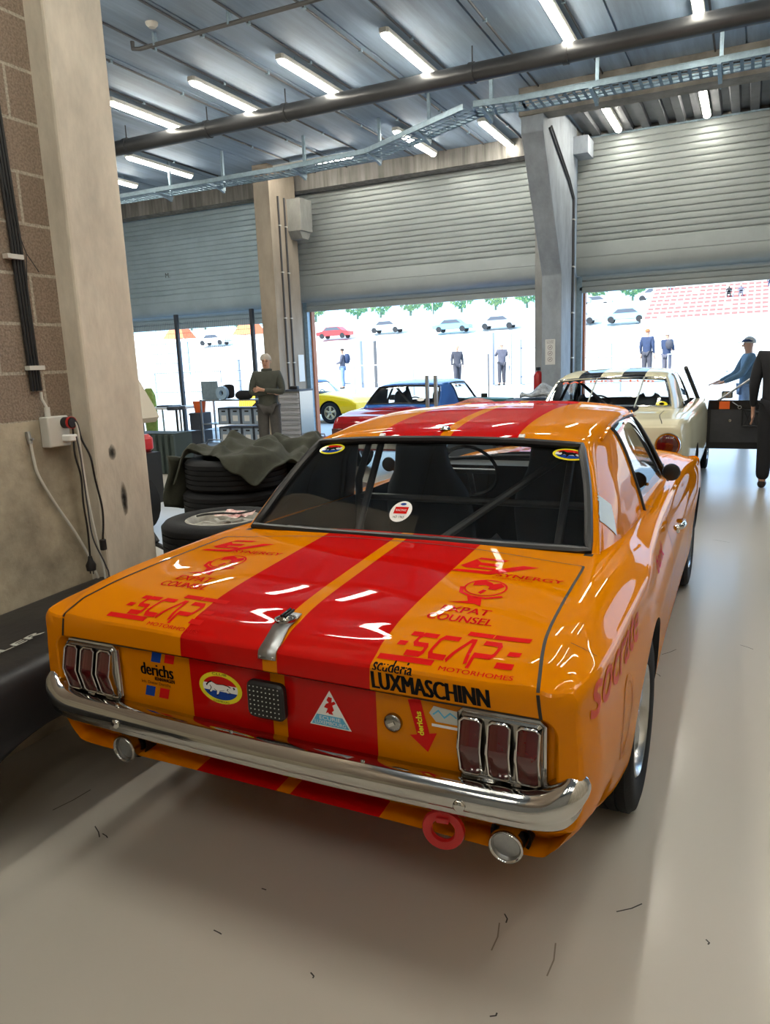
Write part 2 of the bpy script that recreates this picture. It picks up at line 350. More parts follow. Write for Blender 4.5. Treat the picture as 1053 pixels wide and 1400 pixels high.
for x in (-5.75,-4.8,-3.6): MB().bbox((x-.012,6.70,4.87),(x+.012,6.75,5.0)).build('clip', M['galv'], o)
t = MB().lathe([(.0,-.045),(.035,-.045),(.06,-.02),(.065,0)], 'Z', (-5.62,6.55,5.0), 20).build('smoke_detector', M['whiteplastic']); tag(t, 'round white smoke detector on the ceiling beside the thin dark pipe', 'smoke detector')
# tube lamps
def lamp():
    t = thing('tube_lamp', '', 'lamp')
    mb = MB(); prof = [(.055,.05),(.06,.02),(.05,.0)]
    ring = lambda y, sx, z0: [(-.055*sx, y, .05), (-.058*sx, y, .012), (-.045*sx,y,.0), (.045*sx, y, .0), (.058*sx, y, .012), (.055*sx, y, .05)]
    mb.rings([ring(-.785,.6,0), ring(-.765,1,0), ring(.765,1,0), ring(.785,.6,0)], True)
    mb.build('housing', M['whiteplastic'], t)
    mb = MB(); r2 = lambda y, s: [(.048*s*math.cos(PI+PI*k/8), y, .002+.042*s*math.sin(PI+PI*k/8)) for k in range(9)]
    mb.rings([r2(-.745,.7), r2(-.735,1), r2(.735,1), r2(.745,.7)], True)
    mb.build('tube', M['tubeglow'], t)
    for s in (-.45,.45): MB().cyl((0,s,.05),(0,s,.13),.006,6).build('hanger', M['galv'], t)
    return t
L0 = lamp(); first = True
def put_lamp(x, y, rz, label, group='tube lamps under the garage ceiling'):
    global first
    if first: t = L0; t.location = (x,y,4.88); t.rotation_euler = (0,0,rz); first = False; t['label'] = label; t['group'] = group
    else: t = dup(L0, (x,y,4.88), rz, label, group)
    return t
row1 = [(-7.40,'first lamp from the left pillar in the front row of glowing tubes'),(-6.10,'second lamp from the left pillar in the front row of glowing tubes'),(-4.86,'third lamp from the left pillar in the front row of glowing tubes'),(-3.58,'fourth lamp from the left pillar in the front row, left of the ceiling centre'),(-1.94,'lamp cut by the top edge right of centre, before the dark duct'),(-.65,'lamp at the very top right, mostly hidden by the dark duct')]
for x, l in row1: put_lamp(x, 8.47, 0, l)
put_lamp(-3.66, 11.85, 0, 'lamp just left of the haunched pillar top, above the cable tray')
put_lamp(-1.99, 11.90, 0, 'lamp under the ribbed deck right of the haunched pillar')
put_lamp(-.75, 11.90, 0, 'rightmost lamp under the ribbed deck, before the right roller door')
put_lamp(-4.88, 11.55, 0, 'lamp crossed by the rising cable tray, left of the haunched pillar')
put_lamp(-9.02, 10.42, 0, 'lamp beyond the duct over the left bay, nearer the beige pillar')
put_lamp(-10.30, 10.42, 0, 'lamp over the left bay half hidden by the near concrete pillar')
put_lamp(-6.78, 11.60, PI/2, 'lamp hung crosswise in front of the middle roller door')
for yy in (4.9, 1.3, -2.4):
    for x in (-12.2, -10.0, -7.4, -6.1, -4.86, -3.58, -1.94, -.65, .65, 1.9):
        if x < -3 and x > -9 and yy < 2 : pass
        put_lamp(x, yy, 0, 'ceiling tube lamp of the garage rows behind the viewer', 'tube lamps behind the viewer')
for x in (.65, 1.9): put_lamp(x, 8.47, 0, 'ceiling tube lamp right of the view', 'tube lamps right of the view')
# conduits along the lamp rows with clips
M['conduit'] = mat('conduit', (.06,.06,.065), .5)
for i, x in enumerate((-7.40,-6.75,-6.10,-5.45,-4.86,-4.2,-3.58,-2.75,-1.94,-.65,-9.0)):
    o = MB().cyl((x+.09,2.8,4.985),(x+.09,12.58,4.985),.012,6).build('ceiling_conduit', M['conduit']); tag(o, 'thin dark electrical conduit running back along the ceiling', 'conduit', 'conduits on the ceiling')
    for k in range(8): MB().bbox((x+.07,3.4+k*1.2,4.965),(x+.11,3.43+k*1.2,5.0)).build('clip', M['galv'], o, smooth=False)
# cable tray: right straight, diagonal, left straight
def tray(pts, name, label):
    t = thing(name, label, 'cable tray', pts[0])
    mb = MB(); w = .20; base = Vector(pts[0]); Z = base.z
    P = [Vector(p) for p in pts]
    for a, b in zip(P[:-1], P[1:]):
        d = (b-a); Ln = d.length; d.normalize(); n = Vector((-d.y, d.x, 0))
        k = int(Ln/.1); st = Ln/k
        for s in (-1,1):   # side walls with a rolled top lip
            c = (a+b)/2 + n*s*w - base; mb.box(c+Vector((0,0,.03)), (Ln, .004, .06), math.atan2(d.y,d.x)); mb.box(c+Vector((0,0,.06)), (Ln, .012, .006), math.atan2(d.y,d.x))
        for s in (-.95,-.35,.35,.95): mb.box((a+b)/2 + n*s*w*.93 - base, (Ln, .035, .003), math.atan2(d.y,d.x))
        for i in range(k+1):   # rungs between the slots
            mb.box(a + d*st*i - base, (.035, 2*w, .003), math.atan2(d.y,d.x))
    mb.build('tray', M['galv'], t, smooth=False); return t
T = tray([(6.5,9.35,4.45),(-2.55,9.35,4.45),(-3.12,9.25,4.45),(-5.0,10.30,4.45),(-6.4,10.42,4.45),(-12.9,10.36,4.45)], 'cable_tray', 'perforated galvanised cable tray bending round the haunched pillar below the ceiling')
for (x,y) in ((-1.75,9.35),(-.45,9.35),(.9,9.35),(-3.0,9.3),(-4.0,9.75),(-5.0,10.3),(-6.35,10.42),(-7.9,10.41),(-9.0,10.40),(-10.2,10.38)):
    mb = MB().bbox((x-6.5-.02, y-9.35+.17, -.05),(x-6.5+.02,y-9.35+.21,.55)).prism([(y-9.35+.19,-.005),(y-9.35+.19,-.09),(y-9.35+.10,-.06),(y-9.35-.22,-.02),(y-9.35-.22,-.005)], x-6.5-.02, x-6.5+.02, 'YZ')
    mb.build('bracket', M['galv'], T, smooth=False)
mb = MB()
for k in range(3):
    pts = [(x-6.5, 9.35-9.35-.05+.045*k+.01*math.sin(x*2+k), .018+.012*k) for x in [6.4-i*.5 for i in range(18)]]
    mb.tube(pts, .011, 6)
mb.build('cable', M['black'], T)
# conduit down the middle pillar
o = MB().tube([(-2.585,10.75,4.55),(-2.585,11.95,4.1),(-2.585,12.30,3.9),(-2.585,12.30,.5)], .016, 8).tube([(-2.585,10.85,4.6),(-2.585,12.0,4.15),(-2.585,12.36,3.93),(-2.585,12.36,.5)], .012, 8).build('pillar_conduit', M['conduit'])
tag(o, 'dark cables clipped down the side of the haunched pillar', 'conduit')
for i, z in enumerate((3.6,2.9,2.2,1.5)): MB().bbox((-2.60,12.27,z),(-2.565,12.39,z+.02)).build('clip', M['whiteplastic'], o)
for y, lb in ((11.85,'left of the two dark conduits down the beige pillar'),(12.05,'right of the two dark conduits down the beige pillar')):
    o = MB().tube([(-7.685,y,4.5),(-7.685,y,1.0)], .018, 8).build('pillar_conduit', M['conduit']); tag(o, lb, 'conduit', 'conduits on the beige pillar')
    for z in (4.0,3.2,2.4,1.6): MB().bbox((-7.70,y-.03,z),(-7.66,y+.03,z+.02)).build('clip', M['whiteplastic'], o)
# notices
o = MB().bbox((-2.84,11.588,1.42),(-2.69,11.599,1.80)).build('notice_sign', M['white'], smooth=False); tag(o, 'white parking notice with three round symbols on the haunched pillar', 'sign')
for k in range(3): MB().lathe([(.030,0),(.036,0),(.036,-.003),(.030,-.003)], 'Y', (-2.765,11.587,1.68-.09*k), 20, close=True).cyl((-2.775,11.587,1.67-.09*k),(-2.755,11.587,1.69-.09*k),.008,6).build('symbol', mat('grey_print', (.25,.2,.2), .6), o)
flat_text('COLLINS', .11, .018, (-2.82,11.588,1.765), (1,0,0), (0,0,1), M['conduit'], parent=o)
flat_text('RACING', .10, .018, (-2.815,11.588,1.738), (1,0,0), (0,0,1), M['conduit'], parent=o)
o = MB().bbox((-7.695,12.22,1.25),(-7.688,12.42,1.75)).build('notice_sheet', M['white'], smooth=False); tag(o, 'white paper notice on the side of the beige pillar', 'notice')
o = flat_text('M.', .12, .10, (-11.30,12.885,3.48), (1,0,0), (0,0,1), M['conduit'], name='door_marking'); tag(o, 'small faded mark painted on the left roller door', 'marking')
# ============================================================ THE ORANGE COUPE
CAR = thing('race_car', 'orange vintage coupe with red twin stripes seen from behind, nearest car', 'car', (-1.1069368, 1.487146, 0), -.00406776)
M['orange'] = None
def paint(name, stripes, base, red, coat=1., rough=.22):
    m = bpy.data.materials.new(name); m.use_nodes = True; nt = m.node_tree; p = nt.nodes['Principled BSDF']
    p.inputs['Roughness'].default_value = rough; p.inputs['Coat Weight'].default_value = coat; p.inputs['Coat Roughness'].default_value = .015
    p.inputs['Specular IOR Level'].default_value = 0.0
    if stripes:
        tc = _n(nt, 'ShaderNodeTexCoord'); sp = _n(nt, 'ShaderNodeSeparateXYZ'); nt.links.new(tc.outputs['Object'], sp.inputs[0])
        prev = None
        for a, b in stripes:
            g = _n(nt, 'ShaderNodeMath', operation='GREATER_THAN'); g.inputs[1].default_value = a; l = _n(nt, 'ShaderNodeMath', operation='LESS_THAN'); l.inputs[1].default_value = b
            mu = _n(nt, 'ShaderNodeMath', operation='MULTIPLY'); nt.links.new(sp.outputs[0], g.inputs[0]); nt.links.new(sp.outputs[0], l.inputs[0]); nt.links.new(g.outputs[0], mu.inputs[0]); nt.links.new(l.outputs[0], mu.inputs[1])
            if prev: ad = _n(nt, 'ShaderNodeMath', operation='ADD'); nt.links.new(prev.outputs[0], ad.inputs[0]); nt.links.new(mu.outputs[0], ad.inputs[1]); prev = ad
            else: prev = mu
        mx = _n(nt, 'ShaderNodeMixRGB'); mx.inputs[1].default_value = (*base,1); mx.inputs[2].default_value = (*red,1)
        nt.links.new(prev.outputs[0], mx.inputs[0]); nt.links.new(mx.outputs[0], p.inputs['Base Color'])
    else: p.inputs['Base Color'].default_value = (*base,1)
    return m
ORANGE = (.61,.19,.0); RED = (.47,.004,.003)
M['orange'] = paint('orange_paint', [(-.275,.0),(.045,.315)], ORANGE, RED, .45, .35)
M['well'] = mat('wheelwell', (.01,.01,.01), .8)
def interp(tab, y):
    if y <= tab[0][0]: return tab[0][1]
    for (a, u), (b, v) in zip(tab, tab[1:]):
        if y <= b: t = (y-a)/(b-a); t = t*t*(3-2*t)*.5 + t*.5; return u+(v-u)*t
    return tab[-1][1]
def lofted_body(name, half_profile, stations, tail, mat_, parent, nsub=5, arches=(), cabin=None, ang=28, front_scale=.93):
    """half_profile(y) -> list of (x,z) bottom centre -> round the side -> top centre; closed at tail by rings into a recess polygon"""
    H = [spline(half_profile(y), nsub) for y in stations]
    # densify along y
    rows = []; ny = 4; cols = list(zip(*[[ (p[0], y, p[1]) for p in h] for h, y in zip(H, stations)]))
    cols = [spline(list(c), ny) for c in cols]; rows = [list(r) for r in zip(*cols)]
    n = len(rows[0])
    mb = MB()
    full = [r + [(-p[0], p[1], p[2]) for p in r[-2:0:-1]] for r in rows]
    mb.grid(full, closed=True)
    # front cap rings
    fr = full[-1]; fc = Vector((0, fr[0][1], sum(p[2] for p in fr)/len(fr)))
    rr = [fr, [tuple(fc + (Vector(p)-fc)*.97 + Vector((0,.035,0))) for p in fr], [tuple(fc + (Vector(p)-fc)*.90 + Vector((0,.05,0))) for p in fr]]
    mb.rings(rr, False); mb.add(rr[-1], [tuple(range(len(fr)))])
    tr = tail(rows[0]); tf = [[*r, *[(-p[0], p[1], p[2]) for p in r[-2:0:-1]]] for r in tr]
    mb.rings([full[0]]+tf, False)
    last = tf[-1]; m = len(last)  # fill the flat end by strips between lower and upper halves, through shared columns
    mb.add(last, [tuple(range(m))])
    bm = bmesh.new(); me = bpy.data.meshes.new(name); me.from_pydata([tuple(v) for v in mb.v], [], mb.f); bm.from_mesh(me)
    bmesh.ops.remove_doubles(bm, verts=bm.verts, dist=1e-4); bmesh.ops.recalc_face_normals(bm, faces=bm.faces)
    bm.to_mesh(me); bm.free(); me.materials.append(mat_); me.materials.append(M['well'])
    o = bpy.data.objects.new(name, me); COL.objects.link(o)
    cut = []
    for (xs, yc, zc, r, depth) in arches:
        for s in (-1,1):
            c = MB().cyl((s*(xs-depth), yc, zc), (s*(xs+.3), yc, zc), r, 56).build('cut', M['well']); cut.append(c)
    if cabin:
        c = MB().bbox(*cabin).build('cut', M['well'], smooth=False); cut.append(c)
    for c in cut:
        b = o.modifiers.new('b', 'BOOLEAN'); b.operation = 'DIFFERENCE'; b.object = c; b.solver = 'EXACT'
    bake(o)
    for c in cut: bpy.data.objects.remove(c)
    me = o.data
    if len(me.materials) < 2: me.materials.append(M['well'])
    for p in me.polygons:
        c = p.center
        dark = False
        for (xs, yc, zc, r, depth) in arches:
            if abs(math.hypot(c.y-yc, c.z-zc)-r) < .012 and abs(c.x) > xs-depth-.01 and abs(p.normal.x) < .5: dark = True
            if abs(abs(c.x)-(xs-depth)) < .01 and math.hypot(c.y-yc, c.z-zc) < r and abs(p.normal.x) > .9: dark = True
        if cabin:
            lo, hi = cabin
            if lo[0]-.01 <= c.x <= hi[0]+.01 and lo[1]-.01 <= c.y <= hi[1]+.01 and lo[2]-.01 <= c.z <= hi[2]:
                if min(abs(c.x-lo[0]), abs(c.x-hi[0]), abs(c.y-lo[1]), abs(c.y-hi[1]), abs(c.z-lo[2])) < .004: dark = True
        p.material_index = 1 if dark else 0
    me.polygons.foreach_set('use_smooth', [True]*len(me.polygons)); me.set_sharp_from_angle(angle=math.radians(ang))
    if parent: o.parent = parent
    return o
ZC = [(0,.845),(.08,.855),(.2,.860),(.9,.866),(1.25,.872),(1.74,.880),(2.4,.885),(3.2,.872),(3.8,.845),(4.3,.79),(4.6,.75)]   # shoulder crease
ZT = [(0,.840),(.04,.858),(.10,.879),(.2,.896),(.4,.910),(.9,.918),(1.3,.906),(1.8,.895),(2.5,.900),(3.2,.902),(3.8,.87),(4.3,.81),(4.6,.76)] # fender top
ZM = [(0,.828),(.04,.850),(.10,.874),(.2,.895),(.4,.917),(.75,.941),(.9,.953),(1.3,.96),(2.9,.97),(3.3,.975),(3.8,.955),(4.3,.90),(4.6,.82)]  # centre
WD = [(0,.820),(.03,.829),(.07,.840),(.14,.850),(.3,.858),(1.0,.866),(1.6,.850),(2.0,.840),(3.2,.832),(4.0,.832),(4.4,.80),(4.6,.755)]
ZB = [(0,.425),(.25,.39),(.5,.31),(.8,.27),(1.5,.24),(3.4,.24),(4.2,.26),(4.6,.32)]
def mprof(y):
    w = interp(WD, y); zc = interp(ZC, y); zt = interp(ZT, y); zm = interp(ZM, y); zb = interp(ZB, y)
    k = interp([(0,1),(.35,.45),(.7,0)], y)
    c = interp([(0,0),(.9,.004),(1.5,.035),(3.2,.040),(4.3,.01),(4.6,0)], y)
    return [(0, zb), (.35, zb), (w-.10-.04*k, zb), (w-.045-.03*k, zb+.022), (w-.022-.01*k, zb+.08), (w-.006, .54), (w, .64), (w-.004-.15*c,.72), (w-.010-.5*c, .78), (w-.009-.9*c, zc-.026), (w-.015-c, zc-.006), (w-.030-c, zc+.006), (w-.075-c*.9, zt-.008), (w-.12-.5*c, zt+.003), (.62, (zt*.7+zm*.3)), (.40, zt*.35+zm*.65+.002), (.2, zm-.001), (0, zm)]
def rrect_side(t, x1, z0, z1, r):
    pass
def mtail(rim):
    # rim: half outline from bottom centre to top centre. recess: |x|<.772, z .50-.782, rounded corners
    X, Z0, Z1, R = .775, .50, .782, .045
    pts = []; n = len(rim); # parametrise recess border by matching: bottom run, side run, top run
    cz = .64
    for (x, y, z) in rim:
        # radial map from centre (x kept where on top/bottom)
        if x < X-R: q = (x, Z0 if z < cz else Z1)
        else:
            # on the side/corner zone
            if z > Z1-R: 
                a = math.atan2(max(z-(Z1-R),1e-4), max(x-(X-R),1e-4)); q = (X-R+R*math.cos(a), Z1-R+R*math.sin(a))
            elif z < Z0+R:
                a = math.atan2(max((Z0+R)-z,1e-4), max(x-(X-R),1e-4)); q = (X-R+R*math.cos(a), Z0+R-R*math.sin(a))
            else: q = (X, z)
        pts.append(q)
    def ring(f, y, ins=0, yb=0):
        out = []
        for (x, yy, z), (qx, qz) in zip(rim, pts):
            s = 1 if z > .45 else 0
            X_ = x+(qx-x)*f; Z_ = z+(qz-z)*f
            cx, cz2 = max(min(qx, X-R-ins), 0), max(min(qz, Z1-R-ins), Z0+R+ins)
            if ins:
                d = Vector((qx-cx, qz-cz2)); L = d.length
                if L > 1e-6: d *= (L-ins)/L; X_, Z_ = (cx+d.x if qx > .001 else 0), cz2+d.y
            low = max(0, min(1, (.52-Z_)/.08)); 
            out.append((X_ if x > 1e-6 else 0, y + .075*low, Z_))
        return out
    y0 = rim[0][1]
    return [ring(.07, y0-.009), ring(.18, y0-.014), ring(.6, y0-.017), ring(1, y0-.018), ring(1, y0-.014, .005), ring(1, y0+.004, .010), ring(1, y0+.012, .016)]
BODY = lofted_body('body', mprof, [.026,.05,.085,.13,.2,.32,.5,.75,1.0,1.3,1.8,2.4,3.0,3.4,3.8,4.15,4.4,4.53], mtail, M['orange'], CAR,
    arches=((.86,1.03,.315,.355,.27),(.86,3.773,.315,.35,.27)), cabin=((-.665,.905,.36),(.665,3.10,1.3)))
bvh_cache = {}
def bvh(o):
    if o.name not in bvh_cache: bvh_cache[o.name] = BVHTree.FromPolygons([v.co.copy() for v in o.data.vertices], [tuple(p.vertices) for p in o.data.polygons])
    return bvh_cache[o.name]
# ---- cabin shell: one interpolated surface with openings
def cabin_surface(G, nr, nc):
    return patch(G, nr, nc)
# columns: centre -> backlight edge -> pillar outer -> side high -> side low(belt)
CG = [ # rows from the backlight base to the windscreen base; x, y, z
 [(0,.815,.922),(.34,.832,.918),(.668,.880,.908),(.700,.915,.900),(.715,.98,.892),(.724,1.04,.888),(.732,1.11,.882)],
 [(0,1.065,1.105),(.32,1.075,1.100),(.617,1.110,1.095),(.645,1.165,1.085),(.688,1.28,1.03),(.708,1.34,.965),(.728,1.38,.90)],
 [(0,1.262,1.250),(.29,1.270,1.245),(.558,1.290,1.228),(.600,1.365,1.205),(.655,1.48,1.12),(.695,1.54,1.00),(.726,1.58,.90)],
 [(0,1.42,1.292),(.28,1.42,1.288),(.52,1.45,1.268),(.595,1.56,1.243),(.642,1.66,1.16),(.695,1.725,.99),(.728,1.75,.855)],
 [(0,1.68,1.318),(.28,1.68,1.313),(.50,1.70,1.298),(.590,1.73,1.265),(.638,1.79,1.17),(.693,1.84,.99),(.728,1.87,.86)],
 [(0,2.00,1.330),(.28,2.00,1.325),(.50,2.01,1.309),(.590,2.02,1.274),(.637,2.06,1.17),(.692,2.12,.99),(.727,2.16,.865)],
 [(0,2.38,1.322),(.28,2.37,1.316),(.50,2.36,1.298),(.584,2.34,1.262),(.636,2.42,1.15),(.692,2.53,.99),(.726,2.62,.872)],
 [(0,2.58,1.290),(.28,2.56,1.285),(.49,2.51,1.267),(.574,2.46,1.238),(.632,2.56,1.13),(.690,2.69,.98),(.725,2.79,.88)],
 [(0,3.06,.950),(.30,3.03,.948),(.58,2.95,.940),(.66,2.88,.935),(.69,2.88,.925),(.705,2.89,.915),(.716,2.90,.90)],
]
NR, NC = 8, 6
S = cabin_surface(CG, NR, NC)
half_cols = len(S[0])
full = [[(-p[0],p[1],p[2]) for p in r[:0:-1]] + r for r in S]; ctr = half_cols-1
def crange(j): return ctr + j   # column index
mbp = MB(); vs = [p for r in full for p in r]; W_ = len(full[0]); fs = []
openings = {}
def cell_kind(i, j):
    jj = (j-ctr) if j >= ctr else (ctr-1-j)     # 0.. cells outward
    u = i/NR; v = jj/NC
    if .12 <= u < 2-1e-6 and v < 2-1e-6: return 'back'
    if 3.75-1e-6 <= u < 7-1e-6 and 3.0-1e-6 <= v < 5.85: return 'sideR' if j >= ctr else 'sideL'
    if 7.12 <= u < 7.9 and v < 2.85: return 'front'
    return None
keep = []; glassf = {'back': [], 'sideR': [], 'sideL': [], 'front': []}
for i in range(len(full)-1):
    for j in range(W_-1):
        f = (i*W_+j, i*W_+j+1, (i+1)*W_+j+1, (i+1)*W_+j); k = cell_kind(i, j)
        if k: glassf[k].append(f)
        else: keep.append(f)
def sub(vs, fs):
    ids = sorted({i for f in fs for i in f}); mp = {a: b for b, a in enumerate(ids)}
    return [vs[i] for i in ids], [tuple(mp[i] for i in f) for f in fs]
a, b = sub(vs, keep); ROOF = MB().add(a, b).build('roof_and_pillars', [M['orange'], M['black']], CAR, ang=50)
sm = ROOF.modifiers.new('s', 'SOLIDIFY'); sm.thickness = .022; sm.offset = -1; sm.material_offset = 1; sm.material_offset_rim = 1
def shrunk_glass(k, name, dy):
    a, b = sub(vs, glassf[k]); o = MB().add([(x - (.006 if x > .55 and k == 'sideR' else -.006 if x < -.55 and k == 'sideL' else 0), y + (.008 if k == 'back' else 0), z-.006) for x, y, z in a], b).build(name, M['glass'], CAR, ang=60); return o
shrunk_glass('back', 'rear_window', 0); shrunk_glass('sideR', 'side_window', 0); shrunk_glass('sideL', 'side_window', 0); shrunk_glass('front', 'windscreen', 0)
# rubber trims along the borders
def border(fs):
    from collections import Counter
    c = Counter(); 
    for f in fs:
        for x, y in zip(f, f[1:]+f[:1]): c[tuple(sorted((x,y)))] += 1
    e = [k for k, v in c.items() if v == 1]; nx = {}
    for x, y in e: nx.setdefault(x, []).append(y); nx.setdefault(y, []).append(x)
    loop = [e[0][0], e[0][1]]
    while True:
        n = [q for q in nx[loop[-1]] if q != loop[-2]][0]
        if n == loop[0]: break
        loop.append(n)
    return loop
def trim(k, r, name, m, flat=1.):
    L = border(glassf[k]); P = [Vector(vs[i]) for i in L]; P = P + P[:2]
    o = MB().tube(P, r, 8, caps=False).build(name, m, CAR); return o
trim('back', .015, 'window_seal', M['rubbertrim']); trim('sideR', .010, 'window_seal', M['rubbertrim']); trim('sideL', .010, 'window_seal', M['rubbertrim']); trim('front', .012, 'window_seal', M['rubbertrim'])
for x in (-.255, .335): MB().box((x,1.283,1.262),(.022,.02,.008), rx=.5).build('window_clip', M['white'], CAR)
# drip rail over the side windows, roof antenna base
for s in (-1,1):
    L = [ (s*(r[3*NC][0]+.004), r[3*NC][1], r[3*NC][2]+.004) for r in S[3*NR-4:7*NR+3]]
    MB().tube(L, .007, 6).build('drip_rail', M['orange'], CAR)
MB().lathe([(0,.012),(.014,.012),(.02,.004),(.022,0)], 'Z', (0.0,1.345,1.282), 16).build('aerial_base', M['chrome'], CAR)
# ---- decal projection
def project(vs, fs, frame, target, off=.0015, sub_=0, m=None, name='decal', parent=None, maxlen=None):
    o, ux, uy = Vector(frame[0]), Vector(frame[1]).normalized(), Vector(frame[2]).normalized(); nn = ux.cross(uy).normalized()
    ml = maxlen or .014; tris = []; out = []
    for f in fs:
        P2 = [Vector((vs[i][0], vs[i][1], 0)) for i in f]
        for t in tessellate_polygon([P2]): tris.append(tuple((P2[a].x, P2[a].y) for a in t))
    while tris:
        t = tris.pop(); L = [((t[k][0]-t[(k+1)%3][0])**2 + (t[k][1]-t[(k+1)%3][1])**2) for k in range(3)]; k = L.index(max(L))
        if L[k] > ml*ml:
            a, b, c = t[k], t[(k+1)%3], t[(k+2)%3]; m_ = ((a[0]+b[0])/2, (a[1]+b[1])/2); tris += [(a, m_, c), (m_, b, c)]
        else: out.append(t)
    bm = bmesh.new(); vd = {}
    def gv(p):
        q = (round(p[0], 6), round(p[1], 6))
        if q not in vd: vd[q] = bm.verts.new((q[0], q[1], 0))
        return vd[q]
    for t in out:
        a = (t[1][0]-t[0][0])*(t[2][1]-t[0][1])-(t[1][1]-t[0][1])*(t[2][0]-t[0][0])
        if abs(a) < 1e-10: continue
        if a < 0: t = (t[0], t[2], t[1])
        try: bm.faces.new([gv(p) for p in t])
        except Exception: pass
    trees = [bvh(t) for t in (target if isinstance(target, (list, tuple)) else [target])]; bad = []
    for v in bm.verts:
        p = o + ux*v.co.x + uy*v.co.y; best = None
        for t in trees:
            h = t.ray_cast(p + nn*.35, -nn, 1.2)
            if h[0] is not None and (best is None or h[3] < best[3]): best = h
        if best is None: bad.append(v); v.co = p
        else: v.co = best[0] + nn*off
    if bad: bmesh.ops.delete(bm, geom=bad, context='VERTS')
    me = bpy.data.meshes.new(name); bm.to_mesh(me); bm.free(); me.materials.append(m)
    me.polygons.foreach_set('use_smooth', [True]*len(me.polygons))
    ob = bpy.data.objects.new(name, me); COL.objects.link(ob); ob.parent = parent; return ob
def stroke(pts, w, close=False, cap=True):
    """poly-line with width -> quads"""
    vs, fs = [], []; P = [Vector(p) for p in pts]; n = len(P)
    L, R = [], []
    for i in range(n):
        a = P[i-1] if (i or close) else None; b = P[(i+1) % n] if (i < n-1 or close) else None
        if a is None: d = (b-P[i]).normalized(); nrm = Vector((-d.y,d.x)); k = 1
        elif b is None: d = (P[i]-a).normalized(); nrm = Vector((-d.y,d.x)); k = 1
        else:
            d1 = (P[i]-a).normalized(); d2 = (b-P[i]).normalized(); t = (d1+d2).normalized(); nrm = Vector((-t.y,t.x)); k = 1/max(.5, nrm.dot(Vector((-d1.y,d1.x))))
        L.append(P[i]+nrm*w/2*k); R.append(P[i]-nrm*w/2*k)
    for i in range(n if close else n-1):
        j = (i+1) % n; o = len(vs); vs += [tuple(L[i]), tuple(R[i]), tuple(R[j]), tuple(L[j])]; fs.append((o,o+1,o+2,o+3))
    return vs, fs
def merge(lst):
    vs, fs = [], []
    for a, b in lst: o = len(vs); vs += [tuple(v) for v in a]; fs += [tuple(i+o for i in f) for f in b]
    return vs, fs
def shear(g, k): return [(v[0]+k*v[1], v[1]) for v in g[0]], g[1]
def place(g, x=0, y=0, sx=1, sy=None): sy = sx if sy is None else sy; return [(v[0]*sx+x, v[1]*sy+y) for v in g[0]], g[1]
def poly(p): return list(p), [tuple(range(len(p)))]
def ellipse(cx, cy, rx, ry, n=32, r0=0):
    if not r0: return poly([(cx+rx*math.cos(2*PI*k/n), cy+ry*math.sin(2*PI*k/n)) for k in range(n)])
    a = [(cx+rx*math.cos(2*PI*k/n), cy+ry*math.sin(2*PI*k/n)) for k in range(n)]; b = [(cx+rx*r0*math.cos(2*PI*k/n), cy+ry*r0*math.sin(2*PI*k/n)) for k in range(n)]
    return a+b, [(k, (k+1)%n, n+(k+1)%n, n+k) for k in range(n)]
def rect(x0, y0, x1, y1): return poly([(x0,y0),(x1,y0),(x1,y1),(x0,y1)])
def txt(s, w, h=None, x=0, y=0, **k):
    v, f = text_fit(s, w, h, **k); return [(a[0]+x, a[1]+y) for a in v], f
def escape_logo():
    t = .175; parts = []
    # unit height 1, advance per letter
    def seg(*p, w=t): parts.append(stroke(list(p), w))
    x = 0                                   # E (three bars, open left)
    seg((.42,.92),(1.0,.92)); seg((.15,.5),(.62,.5)); seg((-.35,.0),(2.55,.0))
    x = .85                                  # S
    seg((x+1.0,.92),(x+.25,.92),(x+.12,.8),(x+.12,.62),(x+.25,.52),(x+.78,.52),(x+.88,.42),(x+.88,.28),(x+.78,.2),(x+.0,.2))
    x = 2.0                                 # C
    seg((x+1.0,.92),(x+.2,.92),(x+.08,.8),(x+.08,.32),(x+.2,.2),(x+.95,.2))
    x = 3.05                                 # A without bar
    seg((x,.12),(x+.52,.92),(x+.70,.92),(x+.98,.12))
    seg((x+.1,1.2),(x+1.4,1.2))
    x = 4.15                                 # P
    seg((x+.08,.0),(x+.08,.42),(x+.86,.42),(x+.98,.52),(x+.98,.82),(x+.86,.92),(x+.1,.92))
    seg((x+.35,1.2),(x+2.15,1.2))
    x = 5.35                                 # E
    seg((x+.35,.62),(x+.95,.62)); seg((x+.1,.2),(x+.95,.2))
    g = merge(parts); g = shear(g, .28)
    x0 = min(v[0] for v in g[0]); x1 = max(v[0] for v in g[0]); y0 = min(v[1] for v in g[0]); y1 = max(v[1] for v in g[0])
    return [((v[0]-x0)/(x1-x0), (v[1]-y0)/(y1-y0)) for v in g[0]], g[1]
def heavy(s, w, h=None, x=0, y=0, d=.002, n=3, **k):
    return merge([txt(s, w-d*(n-1), h, x+d*i, y, **k) for i in range(n)])
LIDDIR = (0,.93,.37)
def lid(g, x, y, z, ang, m, name, mx=None, tg=None):
    a = math.radians(ang); ux = Vector((math.cos(a), math.sin(a)*.93, math.sin(a)*.37)); n0 = Vector((0,-.37,.93)); uy = n0.cross(ux)
    return project(g[0], g[1], ((x,y,z), ux, uy), tg or BODY, m=m, name=name, parent=CAR, maxlen=mx)
EL = escape_logo()
for x, a in ((.322,0), (-.575,0)):
    lid(place(EL, 0, 0, .35, .148), x, .036, .853, a, M['decalred'], 'lettering_decal')
    lid(heavy('MOTORHOMES', .18, .015, d=.0006, n=2), x+.165, .026, .848, a, M['decalred'], 'lettering_decal')
